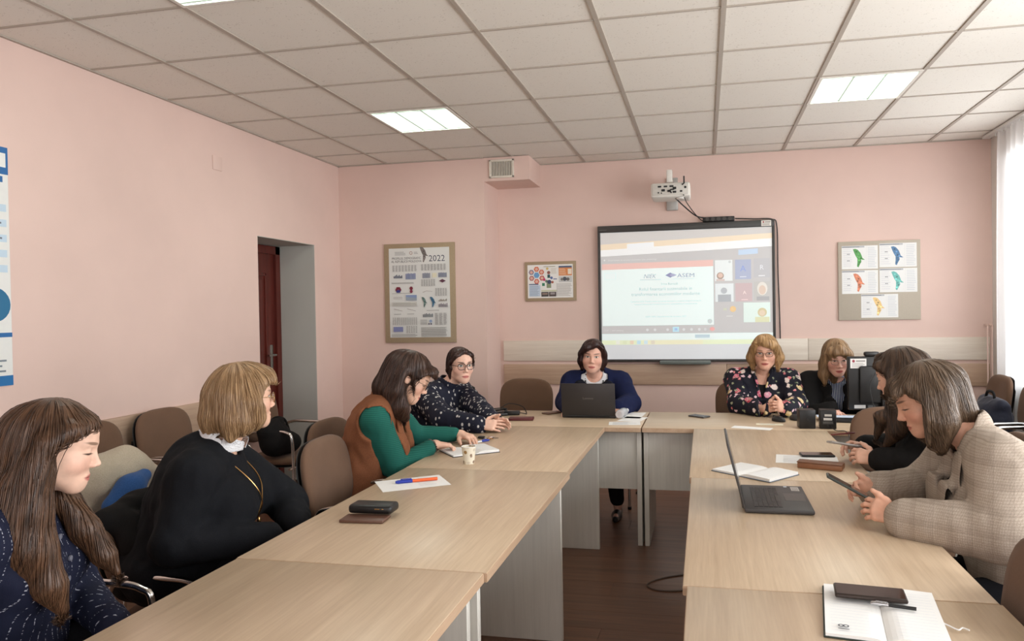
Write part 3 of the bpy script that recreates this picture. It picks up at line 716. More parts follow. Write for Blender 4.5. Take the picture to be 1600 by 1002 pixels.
I.rect(pw * .3, ph * .04, pw * .46, ph * .18, (70, 66, 64)); I.rect(pw * .47, ph * .04, pw * .63, ph * .18, (84, 74, 70)); I.rect(pw * .32, ph * .1, pw * .44, ph * .15, (150, 130, 120)); I.rect(pw * .5, ph * .1, pw * .6, ph * .16, (160, 150, 150)); I.rect(pw * .3, ph * .19, pw * .64, ph * .24, (206, 206, 180))
I.lines(pw * .66, ph * .05, pw * .98, ph * .43, 12, (170, 164, 158)); I.rect(pw * .645, ph * .05, pw * .65, ph * .44, (90, 86, 84)); I.lines(pw * .36, ph * .92, pw * .66, ph * .96, 1, (150, 140, 110)); I.lines(pw * .52, ph * .72, pw * .66, ph * .9, 5, (206, 196, 176))
I.build('poster_print', pb, FRONT(-pw / 2, -.021, .03))
# pinboard with five map sheets
x0, x1, z0, z1 = 1.160, 1.832, 1.352, 2.043
GREIGE = plain('greige_pinboard', (190, 180, 164), 0.85, grain=0.03, gscale=120)
pb = empty('pin_board', ((x0 + x1) / 2, YB, z0), 0, 'square greige pinboard right of the whiteboard, behind five map sheets', 'pinboard')
MB().rbox(-(x1 - x0) / 2, (x1 - x0) / 2, -.018, 0, 0, z1 - z0, .003).build('backing_board', GREIGE, pb)
def map_sheet(u0, v0, w, h, col, label):
    o = empty('map_sheet', (x0 + u0, YB - .0182, z0 + v0), 0, label, 'map sheet', 'map sheets on the pinboard')
    MB().box(0, w, -.0012, 0, 0, h).build('paper', plain('white_paper', (240, 240, 238), 0.8, grain=0.01), o)
    I = Ink(); I.rect(0, h - .016, w * .63, h - .003, (186, 188, 192)); I.lines(.006, h - .014, w * .6, h - .005, 1, (90, 92, 100))
    moldova(I, w * .16, h * .05, w * .55, h * .82, col)
    for k in range(2): I.rect(w * .15, h * (.35 + .28 * k), w * .18, h * (.38 + .28 * k), (110, 110, 114)); I.rect(w * .19, h * (.35 + .28 * k), w * .22, h * (.38 + .28 * k), (110, 110, 114))
    I.lines(w * .04, h * .1, w * .3, h * .9, 9, (226, 226, 228)); I.rect(w * .68, h * .02, w * .683, h * .96, (214, 214, 216)); I.lines(w * .72, h * .06, w * .97, h * .94, 12, (214, 218, 222))
    I.build('map_print', o, FRONT(0, -.0014, 0))
map_sheet(.030, .448, .298, .205, (96, 164, 92), 'paper sheet with a green country map on the pinboard')
map_sheet(.340, .458, .302, .208, (92, 130, 168), 'paper sheet with a blue country map on the pinboard')
map_sheet(.030, .232, .298, .205, (222, 140, 108), 'paper sheet with an orange-red country map on the pinboard')
map_sheet(.340, .240, .305, .208, (118, 192, 184), 'paper sheet with a turquoise country map on the pinboard')
map_sheet(.187, .020, .302, .205, (238, 204, 140), 'paper sheet with a pale yellow country map on the pinboard')
# blue banner at the left edge of the picture
y0, y1, z0, z1 = 2.20, 2.990, 1.152, 2.332
bn = empty('wall_banner', (XL, y0, z0), 0, 'white and blue printed banner on the left wall at the picture edge', 'banner')
W, Hh = y1 - y0, z1 - z0
MB().rbox(0, .006, 0, W, 0, Hh, .001, 1).build('banner_panel', plain('banner_white', (232, 232, 228), 0.6, grain=0.01), bn)
I = Ink(); BL = (42, 104, 164); I.rect(0, Hh - .135, W, Hh, BL); I.rect(.05, Hh - .10, W - .012, Hh - .03, (236, 236, 232)); I.lines(.42, Hh - .09, W - .03, Hh - .045, 2, (120, 124, 134))
I.rect(.02, Hh - .175, W - .03, Hh - .145, BL); I.rect(0, 0, W, .05, (36, 112, 172)); I.lines(.4, .06, W - .02, .24, 7, (120, 130, 140)); I.rect(.0, .24, W, .262, BL)
I.disc(W - .09, .40, .085, (40, 110, 150), 24); I.poly([(W - .09, .40), (W - .09, .485), (W - .15, .46), (W - .175, .40)], (90, 190, 210))
for k in range(5): I.rect(.1, .56 + k * .075, W - .016, .596 + k * .075, (196, 216, 230)); I.lines(.55, .565 + k * .075, W - .03, .592 + k * .075, 1, (110, 116, 130))
I.build('banner_print', bn, LEFTW(.0066, 0, 0))

# ------------------------------------------------------------------ figures: blended volumes turned into one surface
_perm = np.random.RandomState(11).randint(0, 1 << 16, 1 << 12).astype(np.float32) / 65535.0
def vnoise(x, y, z):
    xi, yi, zi = np.floor(x).astype(np.int64), np.floor(y).astype(np.int64), np.floor(z).astype(np.int64)
    fx, fy, fz = x - xi, y - yi, z - zi
    fx = fx * fx * (3 - 2 * fx); fy = fy * fy * (3 - 2 * fy); fz = fz * fz * (3 - 2 * fz)
    def h(a, b, c): return _perm[(a * 73856093 ^ b * 19349663 ^ c * 83492791) & 4095]
    def l(a, b, t): return a + (b - a) * t
    return l(l(l(h(xi, yi, zi), h(xi + 1, yi, zi), fx), l(h(xi, yi + 1, zi), h(xi + 1, yi + 1, zi), fx), fy),
             l(l(h(xi, yi, zi + 1), h(xi + 1, yi, zi + 1), fx), l(h(xi, yi + 1, zi + 1), h(xi + 1, yi + 1, zi + 1), fx), fy), fz) * 2 - 1
A3 = lambda v: np.array(v, dtype=np.float64)
class Vol:
    """signed-distance volume built from tapered limbs and ellipsoids"""
    def __init__(s, vox): s.vox = vox; s.ops = []; s.lo = A3((9, 9, 9)); s.hi = -s.lo; s.post = []
    def _bb(s, lo, hi, sub):
        if not sub: s.lo = np.minimum(s.lo, lo); s.hi = np.maximum(s.hi, hi)
    def cone(s, a, b, ra, rb=None, k=0.012, sub=False, L=None):
        rb = ra if rb is None else rb; a, b = A3(a), A3(b); r = max(ra, rb)
        if L is not None: r = r * np.abs(np.linalg.inv(L)).sum(1).max()
        lo, hi = np.minimum(a, b) - r, np.maximum(a, b) + r; s._bb(lo, hi, sub)
        s.ops.append(('c', (a, b, ra, rb, L), lo, hi, k, sub)); return s
    def ell(s, c, r, k=0.012, sub=False, R=None):
        c, r = A3(c), A3(r); m = r.max() if R is not None else r
        lo, hi = c - m, c + m; s._bb(lo, hi, sub)
        s.ops.append(('e', (c, r, R), lo, hi, k, sub)); return s
    def chain(s, pts, rs, k=0.012, sub=False, L=None):
        for i in range(len(pts) - 1): s.cone(pts[i], pts[i + 1], rs[i], rs[i + 1], k, sub, L)
        return s
    def fn(s, f): s.post.append(f); return s
    def field(s):
        v = s.vox; lo = s.lo - 3 * v; n = np.ceil((s.hi + 3 * v - lo) / v).astype(int) + 1
        ax = [(lo[i] + v * np.arange(n[i])).astype(np.float32) for i in range(3)]
        D = np.full(n, 0.2, np.float32)
        for kind, p, l, h, k, sub in s.ops:
            mg = k + 3 * v
            i0 = np.clip(np.floor((l - mg - lo) / v).astype(int), 0, n); i1 = np.clip(np.ceil((h + mg - lo) / v).astype(int) + 1, 0, n)
            if np.any(i1 <= i0): continue
            X = ax[0][i0[0]:i1[0], None, None]; Y = ax[1][None, i0[1]:i1[1], None]; Z = ax[2][None, None, i0[2]:i1[2]]
            if kind == 'c':
                a, b, ra, rb, L = p; sc = 1.0
                if L is not None:
                    P = [L[q, 0] * X + L[q, 1] * Y + L[q, 2] * Z for q in range(3)]; a = L @ a; b = L @ b
                    sc = 1.0 / np.linalg.norm(L, 2)
                else: P = [X, Y, Z]
                ba = b - a; q = [P[i] - np.float32(a[i]) for i in range(3)]
                t = np.clip((q[0] * ba[0] + q[1] * ba[1] + q[2] * ba[2]) / max(1e-9, ba @ ba), 0, 1)
                d = np.sqrt((q[0] - t * ba[0]) ** 2 + (q[1] - t * ba[1]) ** 2 + (q[2] - t * ba[2]) ** 2) - (ra + (rb - ra) * t)
                d = d * sc
            else:
                c, r, R = p; q = [X - np.float32(c[0]), Y - np.float32(c[1]), Z - np.float32(c[2])]
                if R is not None: q = [R[0, i] * q[0] + R[1, i] * q[1] + R[2, i] * q[2] for i in range(3)]
                k0 = np.sqrt((q[0] / r[0]) ** 2 + (q[1] / r[1]) ** 2 + (q[2] / r[2]) ** 2)
                k1 = np.sqrt((q[0] / r[0] ** 2) ** 2 + (q[1] / r[1] ** 2) ** 2 + (q[2] / r[2] ** 2) ** 2)
                d = k0 * (k0 - 1) / (k1 + 1e-6)
            S_ = (slice(i0[0], i1[0]), slice(i0[1], i1[1]), slice(i0[2], i1[2])); A = D[S_]
            d = d.astype(np.float32)
            if sub:
                d = -d; hh = np.maximum(k - np.abs(A - d), 0) / k; D[S_] = np.maximum(A, d) + hh * hh * k * 0.25
            else:
                hh = np.maximum(k - np.abs(A - d), 0) / k; D[S_] = np.minimum(A, d) - hh * hh * k * 0.25
        if s.post:
            band = np.nonzero(np.abs(D) < 0.05)
            x, y, z = (ax[i][band[i]].astype(np.float64) for i in range(3)); dv = D[band].astype(np.float64)
            for f in s.post: dv = f(dv, x, y, z)
            D[band] = dv
        return D, lo, v
    def mesh(s):
        D, lo, v = s.field(); return nets(D, lo, v)
def nets(D, lo, v):
    I = (D < 0); n = np.array(D.shape) - 1
    cnt = np.zeros(n, np.uint8)
    cs = [(i, j, k) for i in (0, 1) for j in (0, 1) for k in (0, 1)]
    sl = lambda c: tuple(slice(c[q], c[q] + n[q]) for q in range(3))
    for c in cs: cnt += I[sl(c)]
    act = (cnt > 0) & (cnt < 8); ids = np.full(n, -1, np.int64); cells = np.argwhere(act); ids[act] = np.arange(len(cells))
    corner = {c: D[cells[:, 0] + c[0], cells[:, 1] + c[1], cells[:, 2] + c[2]].astype(np.float64) for c in cs}
    acc = np.zeros((len(cells), 3)); w = np.zeros(len(cells))
    for a in cs:
        for q in range(3):
            if a[q] == 0:
                b = tuple(1 if i == q else a[i] for i in range(3)); da, db = corner[a], corner[b]
                m = (da < 0) != (db < 0); t = np.where(m, da / np.where(m, da - db, 1), 0)
                p = np.array(a, float)[None].repeat(len(cells), 0); p[:, q] += t
                acc += p * m[:, None]; w += m
    V = lo + (cells + acc / np.maximum(w, 1)[:, None]) * v
    F = []
    for q in range(3):
        a, b = (q + 1) % 3, (q + 2) % 3
        s0 = [slice(None)] * 3; s1 = [slice(None)] * 3; s0[q] = slice(0, -1); s1[q] = slice(1, None)
        for s_ in (s0, s1): s_[a] = slice(1, -1); s_[b] = slice(1, -1)
        A, B = I[tuple(s0)], I[tuple(s1)]; e = np.argwhere(A != B)
        if not len(e): continue
        flip = ~A[e[:, 0], e[:, 1], e[:, 2]]
        base = e.copy(); base[:, a] += 1; base[:, b] += 1
        def cid(da, db):
            c = base.copy(); c[:, a] += da; c[:, b] += db; return ids[c[:, 0], c[:, 1], c[:, 2]]
        f = np.stack([cid(-1, -1), cid(0, -1), cid(0, 0), cid(-1, 0)], 1)
        f[flip] = f[flip][:, ::-1]; F.append(f)
    F = np.concatenate(F) if F else np.zeros((0, 4), int)
    F = F[(F >= 0).all(1)]
    return V, F
def np_mesh(name, V, F, mat, parent, attrs=None):
    me = bpy.data.meshes.new(name); me.vertices.add(len(V)); me.vertices.foreach_set('co', np.asarray(V, np.float32).ravel())
    me.loops.add(F.size); me.loops.foreach_set('vertex_index', F.astype(np.int32).ravel())
    me.polygons.add(len(F)); me.polygons.foreach_set('loop_start', np.arange(0, F.size, 4, dtype=np.int32))
    me.polygons.foreach_set('use_smooth', np.ones(len(F), bool)); me.update(calc_edges=True); me.validate()
    for k, a in (attrs or {}).items():
        at = me.attributes.new(k, 'FLOAT_VECTOR', 'POINT'); at.data.foreach_set('vector', np.asarray(a, np.float32).ravel())
    return link(name, me, mat, parent)
def rot(yaw=0, pitch=0, roll=0):
    """rotation of a head: yaw to its left, pitch up, roll to its right shoulder (degrees); local axes x right, y forward, z up"""
    y, p, r = map(math.radians, (yaw, pitch, roll))
    Rz = np.array([[math.cos(y), -math.sin(y), 0], [math.sin(y), math.cos(y), 0], [0, 0, 1]])
    Rx = np.array([[1, 0, 0], [0, math.cos(p), -math.sin(p)], [0, math.sin(p), math.cos(p)]])
    Ry = np.array([[math.cos(r), 0, math.sin(r)], [0, 1, 0], [-math.sin(r), 0, math.cos(r)]])
    return Rz @ Rx @ Ry

# --- skin with painted features (eyes, brows, lips) placed in the head's own coordinates
def skin_material(name, tone=(222, 180, 158), lip=(176, 92, 88), brow=(90, 66, 50), iris=(90, 80, 66), openness=1.0, blush=0.25, lash=(46, 34, 30), smile=3.5, mouth=0.0):
    m, n, b = material(name, tone, 0.5, spec=0.35)
    b.inputs['Subsurface Weight'].default_value = 0.0
    at = n.new('ShaderNodeAttribute', attribute_name='hp'); x, y, z = n.sep(at.outputs['Vector'])
    ax = n.m('ABSOLUTE', x); front = n.maprange(y, .03, .045)
    def ellipse(cx, cz, a, h, soft=.12, xx=None, tilt=0.0, bow=0.0):
        dx = n.m('SUBTRACT', ax if xx is None else xx, cx)
        zz = n.m('SUBTRACT', n.m('SUBTRACT', z, cz), n.m('MULTIPLY', dx, tilt))
        if bow: zz = n.m('SUBTRACT', zz, n.m('MULTIPLY', n.m('MULTIPLY', dx, dx), bow))
        q = n.m('ADD', n.m('POWER', n.m('DIVIDE', dx, a), 2.0), n.m('POWER', n.m('DIVIDE', zz, h), 2.0))
        return n.m('MULTIPLY', n.maprange(q, 1 + soft * 2, 1 - soft * 2), front)
    f = n.noise(n.coords(), 35, 4); c = tone
    col = n.ramp(f, [(.3, rgba(tuple(v * .95 for v in c))), (.7, rgba(tuple(min(255, v * 1.03) for v in c)))])
    col = n.mix(n.m('MULTIPLY', ellipse(.042, -.03, .026, .022, .45), blush), col, rgba((214, 130, 116)))
    col = n.mix(n.m('MULTIPLY', ellipse(.032, .0305, .021, .0042, .35, tilt=.12), .8), col, rgba(brow))
    # lips with a parting line
    lipm = ellipse(0.0, -.0655, .0240, .0092, .2, xx=x, bow=smile)
    col = n.mix(n.m('MULTIPLY', lipm, .85), col, rgba(lip))
    col = n.mix(n.m('MULTIPLY', ellipse(0.0, -.0648, .025, .0013 + mouth, .4, xx=x, bow=smile * 1.3), .75), col, rgba((84, 40, 38)))
    if openness > 0.2:
        h = .0062 * openness
        eye = ellipse(.031, .008, .0145, h, .12, tilt=.06)
        col = n.mix(ellipse(.031, .0090, .0165, h + .0022, .2, tilt=.08), col, rgba(lash))
        col = n.mix(eye, col, rgba((226, 220, 214)))
        col = n.mix(n.m('MULTIPLY', eye, ellipse(.031, .0085, .0062, .0062, .1)), col, rgba(iris))
        col = n.mix(n.m('MULTIPLY', eye, ellipse(.031, .0085, .0030, .0030, .1)), col, rgba((16, 14, 14)))
    else:
        col = n.mix(n.m('MULTIPLY', ellipse(.032, .0015, .0175, .0030, .35, tilt=.05), .95), col, rgba(lash))
    n.link(col, b.inputs['Base Color'])
    n.link(n.bump(n.noise(n.coords(), 260, 2), .06, .001), b.inputs['Normal'])
    return m
def hair_material(name, c0, c1):
    m, n, b = material(name, c0, 0.38, spec=0.4)
    at = n.new('ShaderNodeAttribute', attribute_name='hq'); x, y, z = n.sep(at.outputs['Vector'])
    v = n.comb(x, y, n.m('MULTIPLY', z, .55)); f = n.noise(v, 26, 4, .65, .1); g = n.noise(v, 5, 3)
    k = n.m('ADD', n.m('MULTIPLY', f, .65), n.m('MULTIPLY', g, .35))
    n.link(n.ramp(k, [(.36, rgba(c0)), (.64, rgba(c1))]), b.inputs['Base Color'])
    n.link(n.bump(f, .35, .004), b.inputs['Normal'])
    return m

# --- builders
def head_volume(Hm, neck, neck_r=.054, full=1.0, vox=.0034):
    """Hm maps head coordinates to the figure's"""
    p, R, sc = Hm; h = lambda *c: p + R @ (A3(c) * sc)
    L = R  # columns are the head axes
    V = Vol(vox * 1.0)
    e = lambda c, r, k=.02, sub=False: V.ell(h(*c), A3(r) * sc, k, sub, R)
    cn = lambda a, b, ra, rb, k=.012, sub=False: V.cone(h(*a), h(*b), ra * sc, rb * sc, k, sub)
    e((0, -.018, .035), (.073, .093, .082)); e((0, .018, -.018), (.0615 * full, .070, .084), .03); e((0, .040, .05), (.057, .045, .045), .03)
    for s in (-1, 1):
        cn((s * .050, -.005, -.045), (s * .012, .058, -.090), .021 * full, .019, .03)
        e((s * .036, .050, -.026), (.027 * full, .026, .025), .025)
    e((0, .066, -.094), (.020, .016, .014), .015); e((0, .0555, -.070), (.034, .032, .030), .02)
    for s in (-1, 1): cn((s * .010, .0815, .0265), (s * .044, .064, .027), .008, .007, .014)
    for s in (-1, 1): e((s * .031, .092, .007), (.0165, .0125, .0105), .010, True)
    for s in (-1, 1): e((s * .031, .0705, .0075), (.0135, .0125, .0115), .004)
    cn((0, .081, .016), (0, .0990, -.022), .0060, .0080, .012); e((0, .1010, -.0275), (.0092, .0100, .0082), .006)
    for s in (-1, 1): e((s * .0115, .0915, -.032), (.0065, .010, .0062), .006)
    e((0, .0830, -.0598), (.0215, .0088, .0050), .006); e((0, .0815, -.0708), (.0180, .0090, .0058), .006)
    cn((-.022, .090, -.0648), (.022, .090, -.0648), .0012, .0012, .003, True)
    for s in (-1, 1):
        e((s * .0725, -.008, .0), (.0085, .019, .031), .006); e((s * .080, -.004, .004), (.006, .010, .018), .005, True)
    V.cone(h(0, -.022, -.055), neck, neck_r * .93, neck_r, .03)
    return V
def ik(S_, W_, l1, l2, pole):
    S_, W_, pole = A3(S_), A3(W_), A3(pole); d = W_ - S_; L = min(np.linalg.norm(d), (l1 + l2) * .999); u_ = d / np.linalg.norm(d)
    a = (l1 * l1 - l2 * l2 + L * L) / (2 * L); hgt = math.sqrt(max(0, l1 * l1 - a * a))
    pp = pole - u_ * (pole @ u_); pp /= np.linalg.norm(pp); return S_ + u_ * a + pp * hgt
def unit(v): v = A3(v); return v / np.linalg.norm(v)
def hand_volume(wrist, d, n, right, curl=(25, 35, 20), thumb=(0.55, 0.75, -0.25), spread=4, sc=.93, fore=None, curls=None, vox=.0030):
    """wrist, finger direction d, back-of-hand normal n; fingers bend away from n"""
    w = A3(wrist); d = unit(d); n = A3(n); n = unit(n - d * (n @ d)); s = np.cross(n, d) if right else np.cross(d, n)
    V = Vol(vox)
    kn = [(.030, .082), (.0105, .087), (-.0095, .083), (-.028, .074)]; ln = [.070, .077, .072, .056]; rr = [.0083, .0085, .008, .0072]
    for i in range(4):
        K = w + (d * kn[i][1] + s * kn[i][0]) * sc
        V.cone(w + s * kn[i][0] * .55 * sc + d * .01, K, .0145 * sc, .0112 * sc, .016)
        cc = curls[i] if curls else curl; ang = 0; P = K; dd = unit(d + s * math.tan(math.radians((1.5 - i) * spread)))
        for j, fr in enumerate((.44, .31, .25)):
            ang += math.radians(cc[j]); Q = P + (dd * math.cos(ang) - n * math.sin(ang)) * ln[i] * fr * sc
            V.cone(P, Q, rr[i] * sc * (1 - .07 * j), rr[i] * sc * (.93 - .09 * j), .005); P = Q
    b0 = w + (d * .022 + s * .022 - n * .006) * sc; td = unit(d * thumb[0] + s * thumb[1] + n * thumb[2])
    b1 = b0 + td * .040 * sc; t2 = unit(td * .8 + d * .45 + n * -.05); b2 = b1 + t2 * .030 * sc; b3 = b2 + unit(t2 + d * .2) * .024 * sc
    V.chain([b0, b1, b2, b3], [.0135 * sc, .0108 * sc, .0096 * sc, .0080 * sc], .010)
    V.cone(b0 - d * .01, w + d * .055 * sc + s * .012 * sc - n * .006, .014 * sc, .011 * sc, .016)
    if fore is not None: V.cone(w, fore, .0245 * sc, .030 * sc, .018)
    return V
class Figure:
    """seated person; figure axes: x to its right, y forward, z up; origin on the floor under the seat"""
    def __init__(s, name, label, loc, face, head, hd, skin, bulk=1.0, lean=8, sh=.165, hs=1.0, neck_r=.052, full=1.0, z_seat=.47, group='women at the meeting', sh_z=0.0):
        s.root = empty('person', (loc[0], loc[1], 0), math.radians(face - 90), label, 'person', group)
        a = math.radians(face - 90); s.c, s.sn = math.cos(a), math.sin(a); s.loc = loc; s.face = face
        s.b = bulk; s.skin = skin; s.full = full
        s.hp = s.w(head); s.hR = rot(hd[0] - face, hd[1], hd[2]); s.hs = hs; s.H = (s.hp, s.hR, hs)
        s.pel = A3((0, -.02, z_seat + .10)); hb = s.hp + s.hR @ A3((0, -.03, -.09)) * hs
        up = unit(A3((0, math.sin(math.radians(lean)), math.cos(math.radians(lean)))))
        nz = hb[2] - .055 + sh_z; t = (nz - s.pel[2]) / up[2]
        s.nb = s.pel + up * t; s.nb[0] += (hb[0] - s.nb[0]) * .55; s.nb[1] += (hb[1] - s.nb[1] - .02) * .6
        s.up = unit(s.nb - s.pel); s.L = np.linalg.norm(s.nb - s.pel)
        s.fw = unit(np.cross(A3((1, 0, 0)), s.up) * -1); s.neck_r = neck_r
        s.shd = {q: s.nb + A3((q * sh * bulk ** .5, -.005, 0)) - s.up * .055 for q in (-1, 1)}
        s.arm = {}; s.parts_fine = []; s.leg = {}
    def w(s, p):
        """world point to figure axes"""
        x, y = p[0] - s.loc[0], p[1] - s.loc[1]; return A3((x * s.c + y * s.sn, -x * s.sn + y * s.c, p[2]))
    def wd(s, v): return A3((v[0] * s.c + v[1] * s.sn, -v[0] * s.sn + v[1] * s.c, v[2]))
    def sp(s, t, x=0, y=0): return s.pel + s.up * s.L * t + A3((x, 0, 0)) + s.fw * y
    def set_arm(s, q, wrist, pole=None, l1=.275, l2=.245, elbow=None):
        wr = s.w(wrist); e = s.w(elbow) if elbow is not None else ik(s.shd[q], wr, l1, l2, A3((q * .7, -.35, -.8)) if pole is None else pole)
        s.arm[q] = (s.shd[q], e, wr); return s
    def legs(s, q, knee=None, ankle=None, toe=None):
        k = A3((q * .12, .43, .50)) if knee is None else s.w(knee); a = A3((q * .12, .42, .085)) if ankle is None else s.w(ankle)
        s.leg[q] = (s.pel + A3((q * .09, .03, -.02)), k, a, unit(A3((0, 1, 0)) if toe is None else s.wd(toe)))
    def torso(s, V, g=0.0, k=.07, bust=1.0):
        b = s.b
        V.ell(s.sp(-.02), A3((.185, .150, .115)) * b + g, k); V.ell(s.sp(.30, 0, .005), A3((.158, .128, .15)) * b + g, k)
        V.ell(s.sp(.62, 0, .0), A3((.158 * b ** -.3, .118, .16)) * b + g, k)
        for q in (-1, 1):
            V.cone(s.nb + A3((q * .03, -.01, 0)) - s.up * .015, s.shd[q], .050 * b ** .5 + g, .053 * b ** .5 + g, .05)
            V.cone(s.sp(.66, q * .10 * b, -.005), s.shd[q] - s.up * .03, .075 * b + g, .052 * b + g, .05)
            if bust: V.ell(s.sp(.60, q * .075 * b, .092 * b), A3((.072, .062, .070)) * b * bust + g, .04)
    def sleeves(s, V, g=0.0, frm=0, to=.94, r=(.056, .047, .045, .034), k=.035, which=(-1, 1)):
        b = s.b ** .6
        for q in which:
            if q in s.arm:
                S_, E, W_ = s.arm[q]
                V.cone(S_, E, r[0] * b + g, r[1] * b + g, k); V.cone(E, E + (W_ - E) * to, r[2] * b + g, r[3] * b + g, .02)
    def front(s, t, x=0.0, g=.012, off=0.0):
        """point on the front of the clothed torso at spine fraction t"""
        if not hasattr(s, '_fc'): s._fc = {}
        if g not in s._fc: V = Vol(.008); s.torso(V, g); s._fc[g] = V.field()
        D, lo, v = s._fc[g]; y = .34
        while y > 0:
            p = s.sp(t, x, y); i = np.round((p - lo) / v).astype(int)
            if np.all(i >= 0) and np.all(i < np.array(D.shape)) and D[tuple(i)] < 0: break
            y -= .002
        return s.sp(t, x, y + off)
    def body(s, skin_name='body'):
        V = Vol(.011); s.torso(V, -.008, bust=.95); s.sleeves(V, -.012, to=1.0, r=(.054, .045, .042, .034))
        for q in s.leg:
            h, k, a, t = s.leg[q]; V.cone(h, k, .078, .056, .04); V.cone(k, a, .053, .034, .03); V.cone(a - A3((0, 0, .045)) - t * .03, a + t * .13 - A3((0, 0, .055)), .028, .022, .02)
        V.cone(s.nb, s.nb + s.up * .02, s.neck_r * .9, s.neck_r * .9, .03)
        Vs, Fs, hps = [], [], []
        def put(V_, hp=None):
            v, f = V_.mesh(); Fs.append(f + sum(map(len, Vs))); Vs.append(v)
            hps.append(((v - s.hp) @ s.hR) / s.hs if hp else np.tile(A3((0, -9, 0)), (len(v), 1)))
        put(V); put(head_volume(s.H, s.nb, s.neck_r, s.full), True)
        for F_ in s.parts_fine: put(F_)
        return np_mesh(skin_name, np.concatenate(Vs), np.concatenate(Fs), s.skin, s.root, {'hp': np.concatenate(hps)})
    def hand(s, q, d, n, **kw):
        S_, E, W_ = s.arm[q]
        s.parts_fine.append(hand_volume(W_, s.wd(d), s.wd(n), q > 0, fore=W_ + unit(E - W_) * .05, **kw))
    def garment(s, name, mat, g=.010, vox=.0088, neck=.062, neck_drop=.0, hem=None, to=.94, sleeves=True, wr=.0035, wf=22, posts=(), bust=1.0, extra=None, r=(.056, .047, .045, .034), neck_fwd=.0, seed=0.0, parent=None, arms_cut=False, k=.07):
        V = Vol(vox); s.torso(V, g, bust=bust, k=k)
        if sleeves: s.sleeves(V, g, to=to, r=r)
        if extra: extra(V)
        n0 = s.nb + s.up * (.005 - neck_drop) + s.fw * neck_fwd
        if neck: V.cone(n0, n0 + unit(s.up * .9 + s.fw * .4) * .12, neck, neck * 1.35, .008, True)
        if arms_cut:
            for q in s.arm:
                S_, E, W_ = s.arm[q]; V.cone(S_ + A3((q * .012, 0, -.015)), S_ + A3((q * .16, 0, -.05)), .068 * s.b ** .6, .11, .006, True)
                V.cone(S_ + (E - S_) * .25 + A3((q * .02, 0, 0)), E, .06, .07, .01, True)
        z0 = hem if hem is not None else s.pel[2] - .07
        def f(d, x, y, z):
            w_ = wr * (vnoise(x * wf + seed, y * wf * .7, z * wf) + .6 * vnoise(x * wf * 2.2, y * wf * 2 + seed, z * wf * 1.1))
            return np.maximum(d + w_, (z0 - z))
        V.fn(f)
        for p in posts: V.fn(p)
        v, F = V.mesh(); return np_mesh(name, v, F, mat, parent or s.root)
    def trousers(s, mat, shoes=None, name='trousers'):
        V = Vol(.011); V.ell(s.pel + A3((0, 0, -.02)), A3((.175, .15, .10)) * s.b, .05)
        for q in s.leg:
            h, k, a, t = s.leg[q]; V.cone(h, k, .092, .070, .04); V.cone(k, a + (k - a) * .10, .066, .052, .03)
        V.fn(lambda d, x, y, z: d + .003 * vnoise(x * 20, y * 20, z * 20))
        v, F = V.mesh(); np_mesh(name, v, F, mat, s.root)
        for q in s.leg:
            h, k, a, t = s.leg[q]; V = Vol(.005); z = A3((0, 0, 1)); g = a * A3((1, 1, 0))
            V.cone(g - t * .035 + z * .033, g + t * .06 + z * .030, .032, .034, .02); V.cone(g + t * .06 + z * .028, g + t * .145 + z * .022, .034, .022, .02)
            V.fn(lambda d, x, y, zz: np.maximum(d, .002 - zz)); v, F = V.mesh(); np_mesh('shoe', v, F, shoes or plain('black_shoe_leather', (28, 26, 26), .35), s.root)
    def h(s, *c): return s.hp + s.hR @ (A3(c) * s.hs)
    def hz(s, *c):
        """head position, but hanging straight down: head yaw only"""
        f = s.hR[:, 1]; yaw = math.atan2(-f[0], f[1]); return s.hp + rot(math.degrees(yaw)) @ (A3(c) * s.hs)
    def hair(s, mat, build, vox=.005, amp=.0035, freq=9, name='hair', strands=900, part=0.0, radius=.0011, length=(.10, .26)):
        V = Vol(vox); build(V)
        def merid(P):
            """coordinates that run along the combing direction: constant from the crown downwards"""
            q = (P - s.hp) @ s.hR; q = q - A3((part, -.035, 0)); rho = np.sqrt(q[:, 0] ** 2 + q[:, 1] ** 2) + 1e-4
            pol = np.arctan2(rho, np.maximum(q[:, 2], 0)) * .09 + np.maximum(0, -q[:, 2])
            return q[:, 0] / rho, q[:, 1] / rho, pol, rho
        def f(d, x, y, z):
            a, b, c, rho = merid(np.stack([x, y, z], 1)); w_ = np.clip(rho / .05, .15, 1)
            n_ = vnoise(a * freq, b * freq, c * 7) + .6 * vnoise(a * freq * 2.3, b * freq * 2.3, c * 9 + 9)
            return d + amp * n_ * w_
        V.fn(f); D, lo, vx = V.field(); v, F = nets(D, lo, vx)
        a, b, c, rho = merid(v)
        o = np_mesh(name, v, F, mat, s.root, {'hq': np.stack([a, b, c], 1)})
